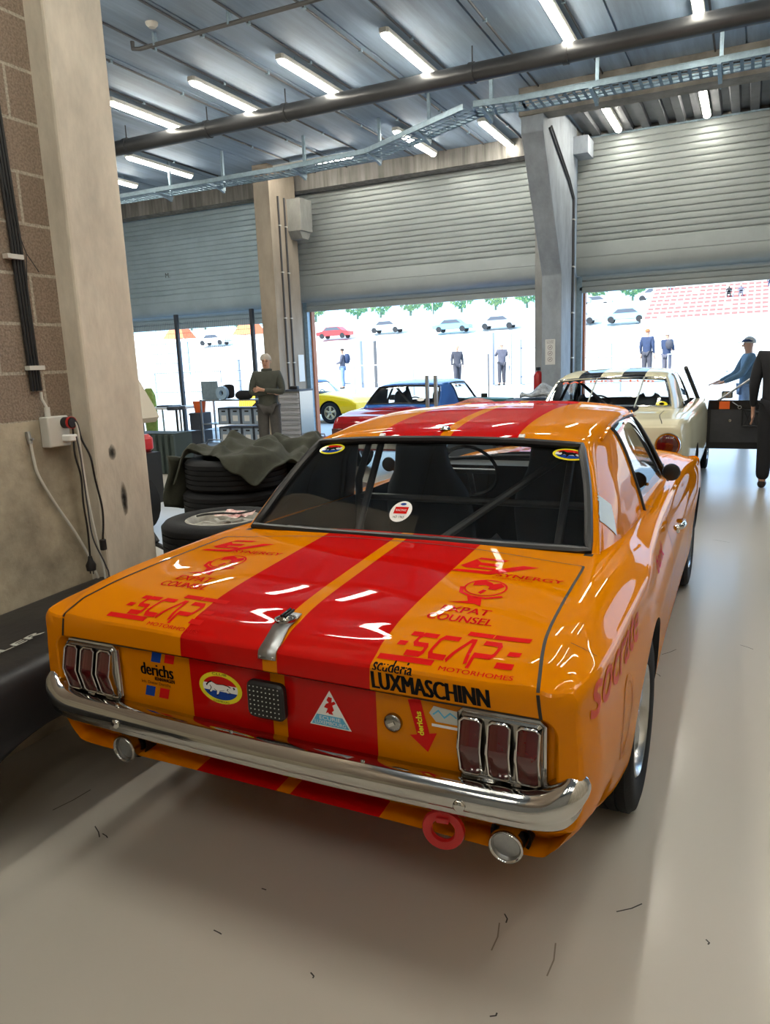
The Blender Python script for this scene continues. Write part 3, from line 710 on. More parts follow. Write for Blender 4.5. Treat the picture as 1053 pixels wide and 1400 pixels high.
def expat(x, y):
    lid(heavy('EXPAT', .135, .036, .02, .052, d=.0012, n=3), x, y, .89, 0, M['decalred'], 'lettering_decal')
    lid(heavy('COUNSEL', .18, .036, d=.0012, n=3), x, y, .89, 0, M['decalred'], 'lettering_decal')
    g = merge([ellipse(.085,.235,.062,.062,28,.90), place(poly([(0,0),(.03,.012),(.05,0),(.045,.03),(.02,.045),(-.005,.03)]),.045,.24,1.1), place(poly([(0,0),(.02,.0),(.035,.03),(.02,.05),(-.005,.035)]),.095,.225,1.1), place(poly([(0,0),(.012,-.01),(.02,.02),(.008,.025)]),.075,.195),
        stroke([(.018,.225),(.03,.185),(.065,.163),(.11,.160),(.15,.185)],.012), poly([(.055,.165),(.10,.160),(.115,.105),(.095,.115),(.04,.118),(.02,.11),(.07,.13)])])
    lid(g, x, y, .89, 0, M['decalred'], 'emblem_decal')
expat(.375, .222); expat(-.535, .222)
def eylogo(x, y):
    g = merge([poly([(.03,.03),(.155,.03),(.15,.045),(.075,.045),(.075,.055),(.15,.055),(.15,.075),(.07,.075),(.04,.095),(.16,.095),(.175,.11),(.05,.11),(.0,.04)]), poly([(-.02,.0),(.15,.0),(.31,.085),(.245,.085),(.15,.035),(.13,.02),(.0,.015)])])
    lid(place(g,0,0,.75,1.25), x, y, .915, 0, M['decalred'], 'emblem_decal')
    lid(heavy('SYNERGY', .20, .028, d=.001, n=3), x+.13, y-.005, .915, 0, M['decalred'], 'lettering_decal')
    lid(txt('CONSULTING', .12, .009), x+.125, y-.022, .915, 0, M['decalred'], 'lettering_decal')
eylogo(.325, .575); eylogo(-.635, .565)
def rearf(g, x, z, m, name='lettering_decal', tilt=0, mx=None):
    a = math.radians(tilt); ux = Vector((math.cos(a),0,math.sin(a))); uy = Vector((-math.sin(a),0,math.cos(a)))
    return project(g[0], g[1], ((x,-.02,z), ux, uy), BODY, m=m, name=name, parent=CAR, maxlen=mx)
# black lettering on the lid's rear edge
rearf(heavy('scuderia', .105, .022, d=.001, n=3), .322, .832, M['decalblack'])
g = heavy('LUXMASCHINN', .300, .042, d=.0018, n=4); rearf(shear(g, -.12), .322, .787, M['decalblack'])
# club emblem on the left: squares and lettering
for (x, z, m) in ((-.418,.732,'decalblue'), (-.368,.735,'decalred'), (-.455,.622,'decalblue'), (-.402,.622,'decalred')):
    rearf(shear(rect(0,0,.035,.032), .3), x, z, M[m], 'emblem_decal')
rearf(heavy('derichs', .125, .038, d=.0012, n=4), -.462, .688, M['decalblack'])
rearf(heavy('RENNWAGEN', .075, .012, d=.0006, n=3), -.41, .674, M['decalblack'])
rearf(txt('Inh. Dieter Derichs', .11, .009), -.462, .661, M['decalblack'])
# oval sticker with a running horse
rearf(ellipse(-.170,.690,.074,.047), 0, 0, M['decalyellow'], 'oval_sticker')
def layer(o, k):
    for v in o.data.vertices: v.co.y -= k
    return o
def half_oval(cx, cy, rx, ry, z0, z1, tilt=0, n=40):
    a0, a1 = math.asin(max(-.999,z0)), math.asin(min(.999,z1)); A = [a0+(a1-a0)*k/12 for k in range(13)]
    return poly([(cx+rx*math.cos(a), cy+ry*math.sin(a)) for a in A] + [(cx-rx*math.cos(a), cy+ry*math.sin(a)) for a in A[::-1]])
for (a, b, m) in ((.32,1,'decalred'), (-.28,.32,'decalwhite'), (-1,-.28,'decalblue')):
    layer(rearf(half_oval(-.170,.690,.060,.035,a,b), 0, 0, M[m], 'oval_sticker'), .0006)
horse = poly([(-.047,.005),(-.040,.012),(-.030,.017),(-.012,.010),(.012,.012),(.028,.010),(.045,.002),(.050,.004),(.046,.009),(.028,.003),(.024,-.003),(.036,-.010),(.026,-.012),(.015,-.004),(-.002,-.008),(-.008,-.020),(-.014,-.022),(-.012,-.010),(-.022,-.004),(-.034,-.016),(-.040,-.016),(-.031,-.002),(-.036,.006),(-.045,.001)])
layer(rearf(place(horse,-.170,.690,1.05,1.1), 0, 0, M['decalblack'], 'horse_emblem'), .0010)
layer(rearf(place(horse,-.170,.690,.94,.92), 0, 0, M['decalwhite'], 'horse_emblem'), .0014)
layer(rearf(txt('CLUB', .05, .007, -.195, .7275), 0, 0, M['decalblack']), .0008)
layer(rearf(txt('LUXEMBOURG', .055, .006, -.198, .647), 0, 0, M['decalblack']), .0008)
# lamp grid
gb = MB().rbox((0,0,0),(.118,.104,.026),.018)
gb.v = [(x, z, y) for x, y, z in gb.v]; o = gb.build('rain_light', M['black'], CAR); o.location = (-.002,.020,.692)
mb = MB()
for i in range(8):
    for j in range(7): mb.ball((-.045+i*.0128, -.0135, -.039+j*.013), .0022, 6)
mb.build('lamp_dots', M['decalsilver'], o)
# triangle badge
rearf(poly([(.118,.640),(.242,.640),(.182,.742)]), 0, 0, M['decalwhite'], 'triangle_sticker')
layer(rearf(poly([(.124,.643),(.236,.643),(.217,.672),(.141,.672)]), 0, 0, M['decalsky'], 'triangle_sticker'), .0006)
layer(rearf(txt('ECURIE', .062, .010, .149, .659), 0, 0, M['decalwhite']), .001)
layer(rearf(txt('LUXEMBOURG', .092, .010, .134, .646), 0, 0, M['decalwhite']), .001)
layer(rearf(place(poly([(0,0),(.006,.004),(.010,0),(.022,0),(.018,.006),(.024,.012),(.020,.024),(.030,.030),(.026,.036),(.018,.032),(.020,.044),(.010,.046),(.004,.036),(.010,.030),(.002,.026),(-.004,.016),(.006,.014)]),.168,.677,1.05), 0, 0, M['decalred'], 'lion_emblem'), .0007)
# lock and small stickers at right
o = MB().lathe([(0,-.006),(.016,-.006),(.022,-.003),(.024,.0),(.024,.01)], 'Y', (.362,.030,.690), 24).build('lid_lock', M['darkchrome'], CAR)
MB().box((.362,.0225,.690),(.018,.003,.009), ry=-.5).build('keyhole_cover', M['chrome'], o)
arrow = poly([(-.017,.075),(.017,.075),(.017,-.015),(.037,-.015),(0,-.062),(-.037,-.015),(-.017,-.015)])
a_ = math.radians(14); arrow = ([(.437+x*math.cos(a_)-y*math.sin(a_), .688+x*math.sin(a_)+y*math.cos(a_)) for x, y in arrow[0]], arrow[1])
rearf(arrow, 0, 0, M['decalred'], 'arrow_sticker')
g = txt('derichs', .062, .016, bold=.03); layer(project(g[0], g[1], ((.444,-.02,.670), (-.12,0,1), (-1,0,-.12)), BODY, m=M['decalyellow'], name='lettering_decal', parent=CAR), .0008)
rearf(poly([(.458,.732),(.470,.752),(.530,.747),(.546,.730),(.532,.712),(.475,.712)]), 0, 0, M['decalsilver'], 'silver_sticker')
layer(rearf(merge([stroke([(.468,.730),(.482,.742),(.497,.726),(.512,.740),(.528,.730)],.004)]), 0, 0, M['decalsky'], 'silver_sticker'), .0006)
rearf(rect(.464,.699,.538,.706), 0, 0, M['decalwhite'], 'silver_sticker')
# seams: lid outline, quarter panels, doors
def seam(pts, d, w=.0055, name='panel_gap', m=None, tg=None, off=.0008, parent=None):
    P = spline([tuple(p) for p in pts], 8); d = Vector(d).normalized(); t = bvh(tg or BODY); mb = MB(); rows = []
    Q = []
    for p in P:
        h = t.ray_cast(Vector(p) - d*.3, d, 1.)
        if h[0] is not None: Q.append((h[0] - d*off, h[1]))
    for i, (q, n) in enumerate(Q):
        tn = (Q[min(i+1,len(Q)-1)][0]-Q[max(i-1,0)][0]).normalized(); s = tn.cross(n).normalized(); rows.append([q - s*w/2 + n*.0006, q + s*w/2 + n*.0006])
    return mb.grid(rows).build(name, m or M['seam'], parent or CAR, fixn=False)
seam([(-.70,0,.778),(0,0,.776),(.735,0,.778)], (0,1,0), .009)
for s in (-1,1):
    seam([(s*.722,.5,.779),(s*.716,.5,.82),(s*.708,.5,.845)], (0,-1,0) if False else (0,1,0), .006) if False else None
    seam([(s*.728,.012,1),(s*.722,.05,1),(s*.700,.20,1),(s*.688,.45,1),(s*.680,.72,1),(s*.672,.755,1)], (0,0,-1), .008)
    seam([(s*.736,0,.779),(s*.732,0,.805),(s*.728,0,.835)], (0,1,0), .008)
    seam([(s*.76,.19,1),(s*.79,.192,1),(s*.82,.194,1)], (0,0,-1), .002)
    seam([(s,1.92,.90),(s,1.90,.70),(s,1.86,.45),(s,1.84,.30)], (-s,0,0), .006)
    seam([(s,2.95,.90),(s,2.96,.70),(s,2.95,.45),(s,2.92,.28)], (-s,0,0), .006)
seam([(-.672,.755,1),(-.3,.792,1),(0,.80,1),(.3,.792,1),(.672,.755,1)], (0,0,-1), .004)
# side decals (right flank)
g = txt('socrate', .60, .10, font_shear=.2, bold=.01)
project(g[0], g[1], ((1.2,.07,.762), (0,1,-.02), (0,0,1)), BODY, m=M['decalfade'], name='lettering_decal', parent=CAR)
g = txt('bank', .30, .07, bold=.01); project(g[0], g[1], ((1.2,1.30,.76), (0,1,0), (0,0,1)), BODY, m=M['decalred'], name='lettering_decal', parent=CAR)
g = ellipse(.45,.60,.085,.12,32,.86); project(g[0], g[1], ((1.2,0,0),(0,1,0),(0,0,1)), BODY, m=mat('decalfaint', (.66,.26,.08), .4, coat=.2, spec=0.), name='ring_decal', parent=CAR)
# window stickers
RW = [o for o in kids(CAR) if o.name.startswith('rear_window')][0]
def winst(g, x, y, z, m, k=.001, name='window_sticker'):
    return project(g[0], g[1], ((x,y,z), (1,0,0), (0,.8,.6)), RW, off=k, m=m, name=name, parent=CAR)
for cx, s, cy in ((.525,1,1.235),(-.475,-1,1.235)):
    winst(ellipse(0,0,.062,.032), cx, cy, 1.215, M['decalyellow'], .0035)
    for (a, b, m) in ((.32,1,'decalred'),(-.28,.32,'decalwhite'),(-1,-.28,'decalblue')): winst(half_oval(0,0,.052,.024,a,b), cx, cy, 1.215, M[m], .0045)
    winst(place(horse,0,0,.85,.85), cx, cy, 1.215, M['decalblack'], .0055, 'horse_emblem')
winst(ellipse(0,0,.043,.052), -.03, .955, 1.018, M['decalwhite'], .0035)
winst(rect(-.027,-.012,.027,.022), -.03, .955, 1.018, M['decalred'], .0045)
winst(ellipse(0,.036,.012,.006), -.03, .955, 1.018, M['decalblue'], .0045)
winst(txt('HD 1965', .045, .012, -.022, -.034), -.03, .955, 1.018, M['decalblack'], .0045, 'lettering_decal')
winst(txt('RACING', .042, .010, -.021, .0), -.03, .955, 1.018, M['decalwhite'], .0055, 'lettering_decal')
# paper sticker folded round the right C pillar
bvh_cache.pop('roof_and_pillars', None)
g = poly([(-.085,.01),(.0,-.085),(.075,.01),(.01,.075)]); project(g[0], g[1], ((.70,1.13,1.02),(-.45,1,0),(0,0,1)), ROOF, off=.003, m=M['decalsilver'], name='paper_sticker', parent=CAR)
# ---- tail lamps
M['lampback'] = mat('lampback', (.03,.025,.02), .4)
def tail_lamp(s):
    t = bpy.data.objects.new('tail_lamp', None); COL.objects.link(t); t.parent = CAR; t.location = (s*.640, .032, .682); t.scale = (s,1,1)
    xi, xo = -.094, .094; zb, zt = -.073, .073
    def bulge(z): return -.020*(1-abs(z)/zt)      # V-shaped in the middle
    mb = MB(); # housing
    mb.rbox((0,0,0),(.196,.158,.03),.016); mb.v = [(x, z-.002, y) for x, y, z in mb.v]; mb.build('lamp_housing', M['darkchrome'], t)
    def frame(a, b, r, name, y=-.022, par=t, m=M['chrome']):
        P = [(a,zb+.012),(a+.01,zb+.004),(b-.01,zb+.004),(b,zb+.012),(b,0),(b,zt-.012),(b-.01,zt-.004),(a+.01,zt-.004),(a,zt-.012),(a,0)]
        P = [(x, y+bulge(z)*.9, z) for x, z in P]; P = P+P[:2]
        return MB().tube(P, r, 6, caps=False).build(name, m, par)
    o = MB().tube([(x, -.004, z) for x, z in ((xi-.006,zb-.0),(xi+.004,zb-.008),(xo-.004,zb-.008),(xo+.006,zb),(xo+.006,zt),(xo-.004,zt+.008),(xi+.004,zt+.008),(xi-.006,zt),(xi-.006,zb),(xi+.004,zb-.008))], .0075, 8, caps=False).build('bezel', M['chrome'], t)
    for sg in (-1,1):
        x = xi-.002 if sg < 0 else xo+.002
        mb = MB().add([(x,0,zb),(x,-.02+bulge(zb),zb+.004),(x,-.02+bulge(0),0),(x,-.02+bulge(zt),zt-.004),(x,0,zt),(x-.004*sg,0,0)], [(0,1,2,5),(5,2,3,4)]); mb.build('bezel_side', M['darkchrome'], t, smooth=False)
    w = .052; gap = (xo-xi-3*w)/2
    for k in range(3):
        a = xi + k*(w+gap); b = a+w
        rows = []
        for i in range(13):
            z = (zb+.008) + (zt-zb-.016)*i/12; rows.append([(a+.002+(w-.004)*j/6, -.018+bulge(z)-.004*math.sin(PI*j/6), z) for j in range(7)])
        o = MB().grid(rows).build('lens', M['lens'], t, ang=60); frame(a, b, .0032, 'lens_frame')
        mb = MB().bbox((a+.001,-.016,zb+.008),(b-.001,0,zt-.008)).build('lens_back', M['lampback'], t)
    return t
tail_lamp(1); tail_lamp(-1)
# ---- bumper
def bumper():
    P = [(-.824,.036,.595,.658),(-.820,.018,.570,.657),(-.806,-.002,.547,.650),(-.778,-.014,.531,.634),(-.73,-.021,.523,.610),(-.66,-.023,.520,.602),(-.50,-.026,.518,.600),(-.25,-.031,.516,.599),(0,-.033,.516,.598)]
    P = P + [(-a,b,c,d) for a,b,c,d in P[-2::-1]]; P = spline(P, 6); rows = []
    for i, (x,y,z0,z1) in enumerate(P):
        a = P[max(i-1,0)]; b = P[min(i+1,len(P)-1)]; t = Vector((b[0]-a[0], b[1]-a[1], 0)).normalized(); n = Vector((t.y, -t.x, 0)) # outward
        h = z1-z0; prof = [(-.045,z0+.006),(-.02,z0-.002),(-.004,z0),(.004,z0+.01),(.002,z0+h*.22),(.010,z0+h*.30),(.016,z0+h*.45),(.016,z0+h*.62),(.010,z0+h*.80),(-.002,z0+h*.93),(-.016,z1),(-.05,z1-.002)]
        rows.append([Vector((x,y,0)) + n*p + Vector((0,0,z)) for p, z in prof])
    mb = MB().grid(rows); o = mb.build('rear_bumper', M['chrome'], CAR, ang=70); sm = o.modifiers.new('s','SOLIDIFY'); sm.thickness = .004; sm.offset = 0
    for x in (-.50,.56): MB().ball((x,-.046,.558), .015, 14, sq=(1,.5,1)).build('bumper_bolt', M['chrome'], o)
    for x in (-.515,-.1,.3): MB().ball((x,-.018,.601), .006, 8).build('bolt_head', M['chrome'], o)
    return o
bumper()
for s, ex in ((-1,-.530),(1,.655)):
    e = MB().lathe([(.033,.22),(.033,.0),(.035,-.005),(.038,-.007),(.041,-.004),(.042,.003),(.040,.010),(.038,.03),(.038,.25)], 'Y', (ex,.005,.448), 32, close=False, caps=False).build('exhaust_tip', M['chrome'] if s > 0 else M['darkchrome'], CAR)
    MB().cyl((ex,.016,.448),(ex,.022,.448),.033,24).build('exhaust_baffle', M['steel'], e)
    MB().lathe([(.043,.07),(.043,.02),(.050,.015),(.050,.10)], 'Y', (ex,.03,.450), 32, close=True).build('exhaust_collar', M['black'], e)
# tow ring under the bumper
o = MB().lathe([(.030,-.008),(.050,-.008),(.053,0),(.050,.008),(.030,.008),(.027,0)], 'Y', (0,0,0), 36, close=True).build('tow_ring', M['redpaint'], CAR); o.location = (.505,-.005,.460); o.rotation_euler = (0,0,.15)
MB().box((0,.03,.03),(.03,.09,.012)).build('tow_bracket', M['redpaint'], o)
# lid latch: strap bent over the lid edge with clip and ring
Ls = [(.022,.205,0),(.022,.13,0),(.022,.075,0),(.022,.045,0),(.022,.02,0)]
t = bvh(BODY); rows = []
for y in (.155,.14,.12,.10,.085): 
    h = t.ray_cast(Vector((.0,y,1.2)), Vector((0,0,-1))); z = h[0].z+.004; w = .024+.001*(y<.1)
    rows.append([(.012-w+ (0),y,z),(.012+w,y,z)])
for z in (.848,.835,.824,.815):
    h = t.ray_cast(Vector((.0,-.5,z)), Vector((0,1,0))); y = h[0].y-.004; rows.append([(.018-.027,y,z),(.018+.027,y,z)])
LATCH = MB().grid(rows).build('lid_latch', M['steel'], CAR, ang=20); sm = LATCH.modifiers.new('s','SOLIDIFY'); sm.thickness = .004; sm.offset = 1
for x in (-.002,.036): MB().ball((x,rows[-1][0][1]-.003,.822), .0045, 8).build('rivet', M['chrome'], LATCH)
MB().lathe([(.024,0),(.030,0),(.030,.006),(.024,.006)], 'Z', (.010,.112,.885), 24, close=True).build('clip_ring', M['darkchrome'], LATCH)
MB().lathe([(0,.016),(.010,.016),(.018,.008),(.020,0)], 'Z', (.010,.112,.883), 16).build('latch_pin', M['darkchrome'], LATCH)
MB().tube([(.006,.100,.900),(.008,.125,.904),(.004,.148,.904)], .0045, 8).tube([(.016,.100,.899),(.018,.13,.903),(.015,.146,.903)], .0045, 8).build('latch_lever', M['blackgloss'], LATCH)
# ---- mirror and door handle
for s in (1,-1):
    mr = MB().lathe([(0,-.010),(.024,-.010),(.040,-.005),(.043,.003),(.038,.018),(.023,.032),(0,.038)], 'Y', (s*.775,2.40,.972), 28).build('door_mirror', M['rubbertrim'], CAR)
    MB().tube([(s*.755,2.46,.925),(s*.765,2.44,.94),(s*.775,2.425,.96)], .009, 8).build('mirror_arm', M['rubbertrim'], mr)
for s in (-1,1):
    h = MB().tube([(s*.836,1.98,.785),(s*.862,2.0,.79),(s*.868,2.06,.79),(s*.862,2.12,.79),(s*.834,2.14,.785)], [.012,.013,.012,.011,.010], 10).build('door_handle', M['chrome'], CAR)
    MB().lathe([(0,.012),(.017,.012),(.020,.004),(.020,0)], 'X', (s*.845,1.97,.785), 14).build('handle_button', M['chrome'], h)
# ---- wheels
def wheel(parent, name, x, y, side, r=.315, w=.21, rim='silver', z=None, rr=.62, rimdepth=.03, lettering=False):
    t = bpy.data.objects.new(name, None); COL.objects.link(t); t.parent = parent; t.location = (x, y, z if z is not None else r)
    t.rotation_euler = (0,0,0 if side > 0 else PI)
    h = w/2; ri = r*rr
    prof = [(ri,-h*.8),(ri+.01,-h*.92),(r*.86,-h),(r*.955,-h*.93),(r*.985,-h*.80)]
    for k in range(5):
        c = -h*.66 + k*h*.33
        prof += [(r,c-h*.12),(r,c+h*.12)] + ([(r-.008,c+h*.13),(r-.008,c+h*.20)] if k < 4 else [])
    prof += [(r*.985,h*.80),(r*.955,h*.93),(r*.86,h),(ri+.01,h*.92),(ri,h*.8)]
    ty = MB().lathe(prof, 'X', (0,0,0), 56, close=True).build('tyre', M['rubber'], t, ang=50)
    m = M['rim_'+rim]
    rm = MB().lathe([(ri+.004,h*.86),(ri-.006,h*.93),(ri-.014,h*.86),(ri-.02,h*.55),(ri-.03,h*.1),(ri-.03,-h*.8),(ri+.0,-h*.85)], 'X', (0,0,0), 48, caps=False).build('rim', m, t)
    sp = MB()
    for k in range(5):
        a = 2*PI*k/5+.3; ca, sa = math.cos(a), math.sin(a); q = []
        for rad, hw, xo in ((.03,.030,h*.62),(ri*.5,.028,h*.66),(ri-.02,.036,h*.60)):
            q.append([(xo, rad*ca-hw*sa, rad*sa+hw*ca),(xo+.012, rad*ca-hw*.5*sa, rad*sa+hw*.5*ca),(xo+.012, rad*ca+hw*.5*sa, rad*sa-hw*.5*ca),(xo, rad*ca+hw*sa, rad*sa-hw*ca),(xo-.02, rad*ca, rad*sa)])
        sp.rings(q, True)
    sp.build('spokes', m, t)
    MB().lathe([(0,h*.8),(.028,h*.8),(.034,h*.72),(.036,h*.4)], 'X', (0,0,0), 20).build('hub_cap', M['chrome'], t)
    MB().cyl((-h*.3,0,0),(h*.2,0,0),ri-.035,28).build('brake_disc', M['darkchrome'], t)
    return t
M['rim_silver'] = mat('rim_silver', (.50,.51,.52), .25, 1.)
M['rim_gold'] = mat('rim_gold', (.55,.45,.28), .35, .6)
M['rim_white'] = mat('rim_white', (.36,.345,.30), .45, .2, var=.3, scale=20)
for s in (-1,1):
    wheel(CAR, 'wheel', s*.735, 1.03, s); wheel(CAR, 'wheel', s*.700, 3.773, s, w=.20)
# ---- interior
M['seatgrey'] = mat('seatgrey', (.05,.055,.065), .8)
def seat(x, y):
    t = bpy.data.objects.new('seat', None); COL.objects.link(t); t.parent = CAR; t.location = (x,y,.40)
    G = []
    for k, (yy, z, w) in enumerate(((.45,.10,.22),(.1,.08,.23),(-.02,.14,.23),(-.12,.45,.23),(-.17,.62,.15),(-.19,.76,.12),(-.19,.80,.06))):
        G.append([(-w,yy+.07,z+.03),(-w*.8,yy,z),(0,yy-.02,z-.01),(w*.8,yy,z),(w,yy+.07,z+.03)])
    o = MB().grid(patch(G,4,3)).build('seat_shell', M['seatgrey'], t); sm = o.modifiers.new('s','SOLIDIFY'); sm.thickness = .06; return t
seat(-.34,2.0); seat(.34,2.0)
o = MB().tube([(-.62,1.72,.45),(-.60,1.70,1.0),(-.50,1.66,1.22),(0,1.66,1.262),(.50,1.66,1.22),(.60,1.70,1.0),(.62,1.72,.45)], .019, 10).tube([(-.45,1.66,1.18),(-.45,1.16,.5)], .017, 8).tube([(.45,1.66,1.18),(.45,1.16,.5)], .017, 8).tube([(-.60,1.70,.92),(.60,1.70,.92)], .017, 8).tube([(-.40,1.17,.55),(.45,1.66,1.17)], .017, 8).build('roll_cage', mat('cagegrey', (.09,.09,.10), .4), CAR)
MB().bbox((-.66,2.75,.70),(.66,2.98,.93)).build('dashboard', M['black'], CAR)
o = MB().lathe([(.165,-.012),(.178,0),(.165,.012),(.155,0)], 'Y', (0,0,0), 32, close=True).build('steering_wheel', M['black'], CAR); o.location = (-.34,2.58,.92); o.rotation_euler = (.45,0,0)
MB().box((0,0,0),(.32,.012,.03)).box((0,0,-.08),(.03,.012,.16)).build('wheel_spoke', M['steel'], o)
MB().rbox((.05,2.55,1.185),(.20,.03,.05),.02).build('rear_view_mirror', M['black'], CAR)
MB().bbox((-.664,.906,.86),(.664,1.16,.885)).build('parcel_shelf', M['black'], CAR)
# ============================================================ LEFT WALL FITTINGS
o = thing('cable_bundle', 'bundle of thick black cables running up the block wall beside the pillar', 'cable', (-2.71,2.22,1.5))
for k in range(4):
    y = 2.185 + .014*k; pts = [(.012, (y-.06-2.22)+.0, 3.5),(.014,(y-2.22)-.015,1.1),(.014,(y-2.22)+.003,.6),(.014,(y-2.22)+.012,.02),(.014,(y-2.22)+.012,-.005)]
    MB().tube(pts, .0068, 8).build('cable', M['black'], o)
for z, yy in ((.53,-.045),(.09,-.01),(1.10,-.07)): MB().box((.02,yy+.01,z),(.03,.075,.018)).build('cable_tie', M['whiteplastic'], o)
o = MB().tube([(-2.695,2.17,2.5),(-2.69,2.20,2.2),(-2.692,2.25,2.05),(-2.69,2.30,1.98)], .002, 5).tube([(-2.692,2.25,2.05),(-2.69,2.23,1.9),(-2.692,2.225,1.6)], .002, 5).build('thin_wire', M['black']); tag(o, 'thin loose black wire dangling from the block wall', 'wire')
o = thing('socket_box', 'grey wall socket box with plugs on the concrete beside the pillar', 'socket', (-2.705,2.26,1.32))
MB().rbox((.028,.01,0),(.056,.11,.13),.008).build('box', M['whiteplastic'], o)
MB().cyl((.03,-.02,.065),(.03,-.02,.105),.012,10).build('gland', M['whiteplastic'], o)
MB().lathe([(0,.075),(.020,.075),(.024,.06),(.024,.02),(.028,.0)], 'X', (.03,.04,.035), 18).build('black_plug', M['black'], o)
MB().rbox((.075,.04,-.03),(.06,.045,.03),.01).build('white_plug', M['white'], o)
MB().lathe([(.024,.0),(.026,.0),(.026,.012),(.024,.012)], 'X', (.09,.04,.035), 18, close=True).build('red_ring', M['redpaint'], o)
MB().tube([(.02,-.03,.17),(.02,-.03,.14),(.03,-.02,.105)], .006, 6).build('feed_cable', M['whiteplastic'], o)
o = MB().tube(spline([(-2.69,2.15,1.30),(-2.69,2.155,1.22),(-2.69,2.17,1.14),(-2.69,2.24,1.0),(-2.68,2.32,.85),(-2.66,2.37,.70),(-2.63,2.39,.50),(-2.62,2.39,.02)],6), .006, 8).build('white_cable', M['whiteplastic']); tag(o, 'long white cable slanting down the concrete wall to the floor', 'cable')
MB().cyl((-2.70,2.15,1.33),(-2.69,2.15,1.28),.010,8).cyl((-2.70,2.15,1.30),(-2.67,2.15,1.30),.005,8).build('tap_fitting', M['steel'], o)
def lead(pts, r, label, m, plug=None):
    o = MB().tube(spline(pts,6), r, 8).build('power_lead', m); tag(o, label, 'power lead')
    if plug == 'round':
        p = pts[-1]; MB().lathe([(0,-.045),(.020,-.045),(.022,-.02),(.012,.0),(.008,.02),(.0,.02)], 'Z', p, 16).cyl((p[0]+.009,p[1],p[2]-.062),(p[0]+.009,p[1],p[2]-.04),.0025,6).cyl((p[0]-.009,p[1],p[2]-.062),(p[0]-.009,p[1],p[2]-.04),.0025,6).build('plug', M['black'], o)
    if plug == 'coupler':
        p = pts[-1]; MB().rbox((p[0],p[1],p[2]-.02),(.022,.026,.05),.006).build('connector', M['black'], o)
    return o
lead([(-2.62,2.30,1.355),(-2.615,2.31,1.33),(-2.61,2.30,1.22),(-2.612,2.32,1.12),(-2.605,2.31,1.0),(-2.61,2.32,.88),(-2.61,2.315,.74)], .0045, 'black power lead hanging down and ending in a round plug', M['black'], 'round')
lead([(-2.62,2.30,1.36),(-2.60,2.32,1.355),(-2.598,2.335,1.28),(-2.585,2.36,1.20),(-2.588,2.375,1.10),(-2.583,2.39,.98),(-2.585,2.39,.90),(-2.586,2.375,.82)], .0045, 'black power lead hanging against the pillar edge with a small connector', M['black'], 'coupler')
lead([(-2.62,2.30,1.35),(-2.60,2.32,1.34),(-2.605,2.33,1.15),(-2.60,2.34,.95),(-2.598,2.36,.78),(-2.60,2.38,.6),(-2.6,2.385,.02)], .005, 'white power lead hanging between the two black leads', M['whiteplastic'])
lead([(-2.60,2.31,1.295),(-2.60,2.32,1.2),(-2.605,2.33,1.0),(-2.60,2.335,.84),(-2.59,2.38,.70),(-2.58,2.385,.6),(-2.57,2.38,.02)], .0035, 'thin dark lead hanging from the white plug', M['conduit'])
# soot marks on the pillar
for (y,z,w,h,l) in ((2.50,1.20,.06,.10,'dark smudge high on the pillar face'),(2.545,.98,.05,.22,'long dark smudge low on the pillar face')):
    o = MB(); wallmark(o, y, z, w, h, 14); o.v = [(-2.5995+a, b, c) for a,b,c in o.v]; o = o.build('soot_mark', M['soot'], smooth=False); tag(o, l, 'stain')
# black covered bench behind the coupe
t = thing('covered_bench', 'low bench draped in a black cover with pale lettering beside the concrete wall', 'covered bench', (-2.36,1.62,0))
G = []
for i in range(13):
    y = -1.1 + 2.0*i/12; dip = .012*math.sin(i*1.7); q = .05*(i/12)
    arch = .19*max(0, 1-((y-.02)/.48)**2)
    G.append([(-.32,y,.575+q),(-.28,y,.590+q),(-.05,y,.60+q+dip),(.19,y,.595+q),(.255,y,.57+q),(.28,y,.50+q),(.28+.01*math.sin(i*2.1),y,.42),(.285,y,.22+arch)])
M['tarp'] = mat('tarp', (.012,.012,.014), .42, bump=.3, bscale=12)
o = MB().grid(patch(G,3,4)).build('cover', M['tarp'], t); sm = o.modifiers.new('s','SOLIDIFY'); sm.thickness = .006
for (x,y) in ((-.28,-1.0),(.22,-1.0),(-.28,.85),(.22,.62)): MB().bbox((x-.02,y-.02,0),(x+.02,y+.02,.52)).build('leg', M['black'], t, smooth=False)
MB().bbox((-.30,-1.05,.52),(.22,.86,.545)).build('bench_top', M['black'], t)
CV = o
g = txt('MULLER', .40, .035, bold=.02)
project(g[0], g[1], ((-2.36+.09-(-2.36)-.0,-.25,.9), (.0,1,0), (-1,0,0)), CV, off=.008, m=M['decalsilver'], name='lettering', parent=t)
o = MB().tube([(-2.60,1.15,.615),(-2.60,1.6,.632),(-2.58,1.75,.635)], .006, 6).build('strap', M['decalsilver']); o.parent = t; o.matrix_parent_inverse = Matrix.Translation((2.36,-1.62,0))
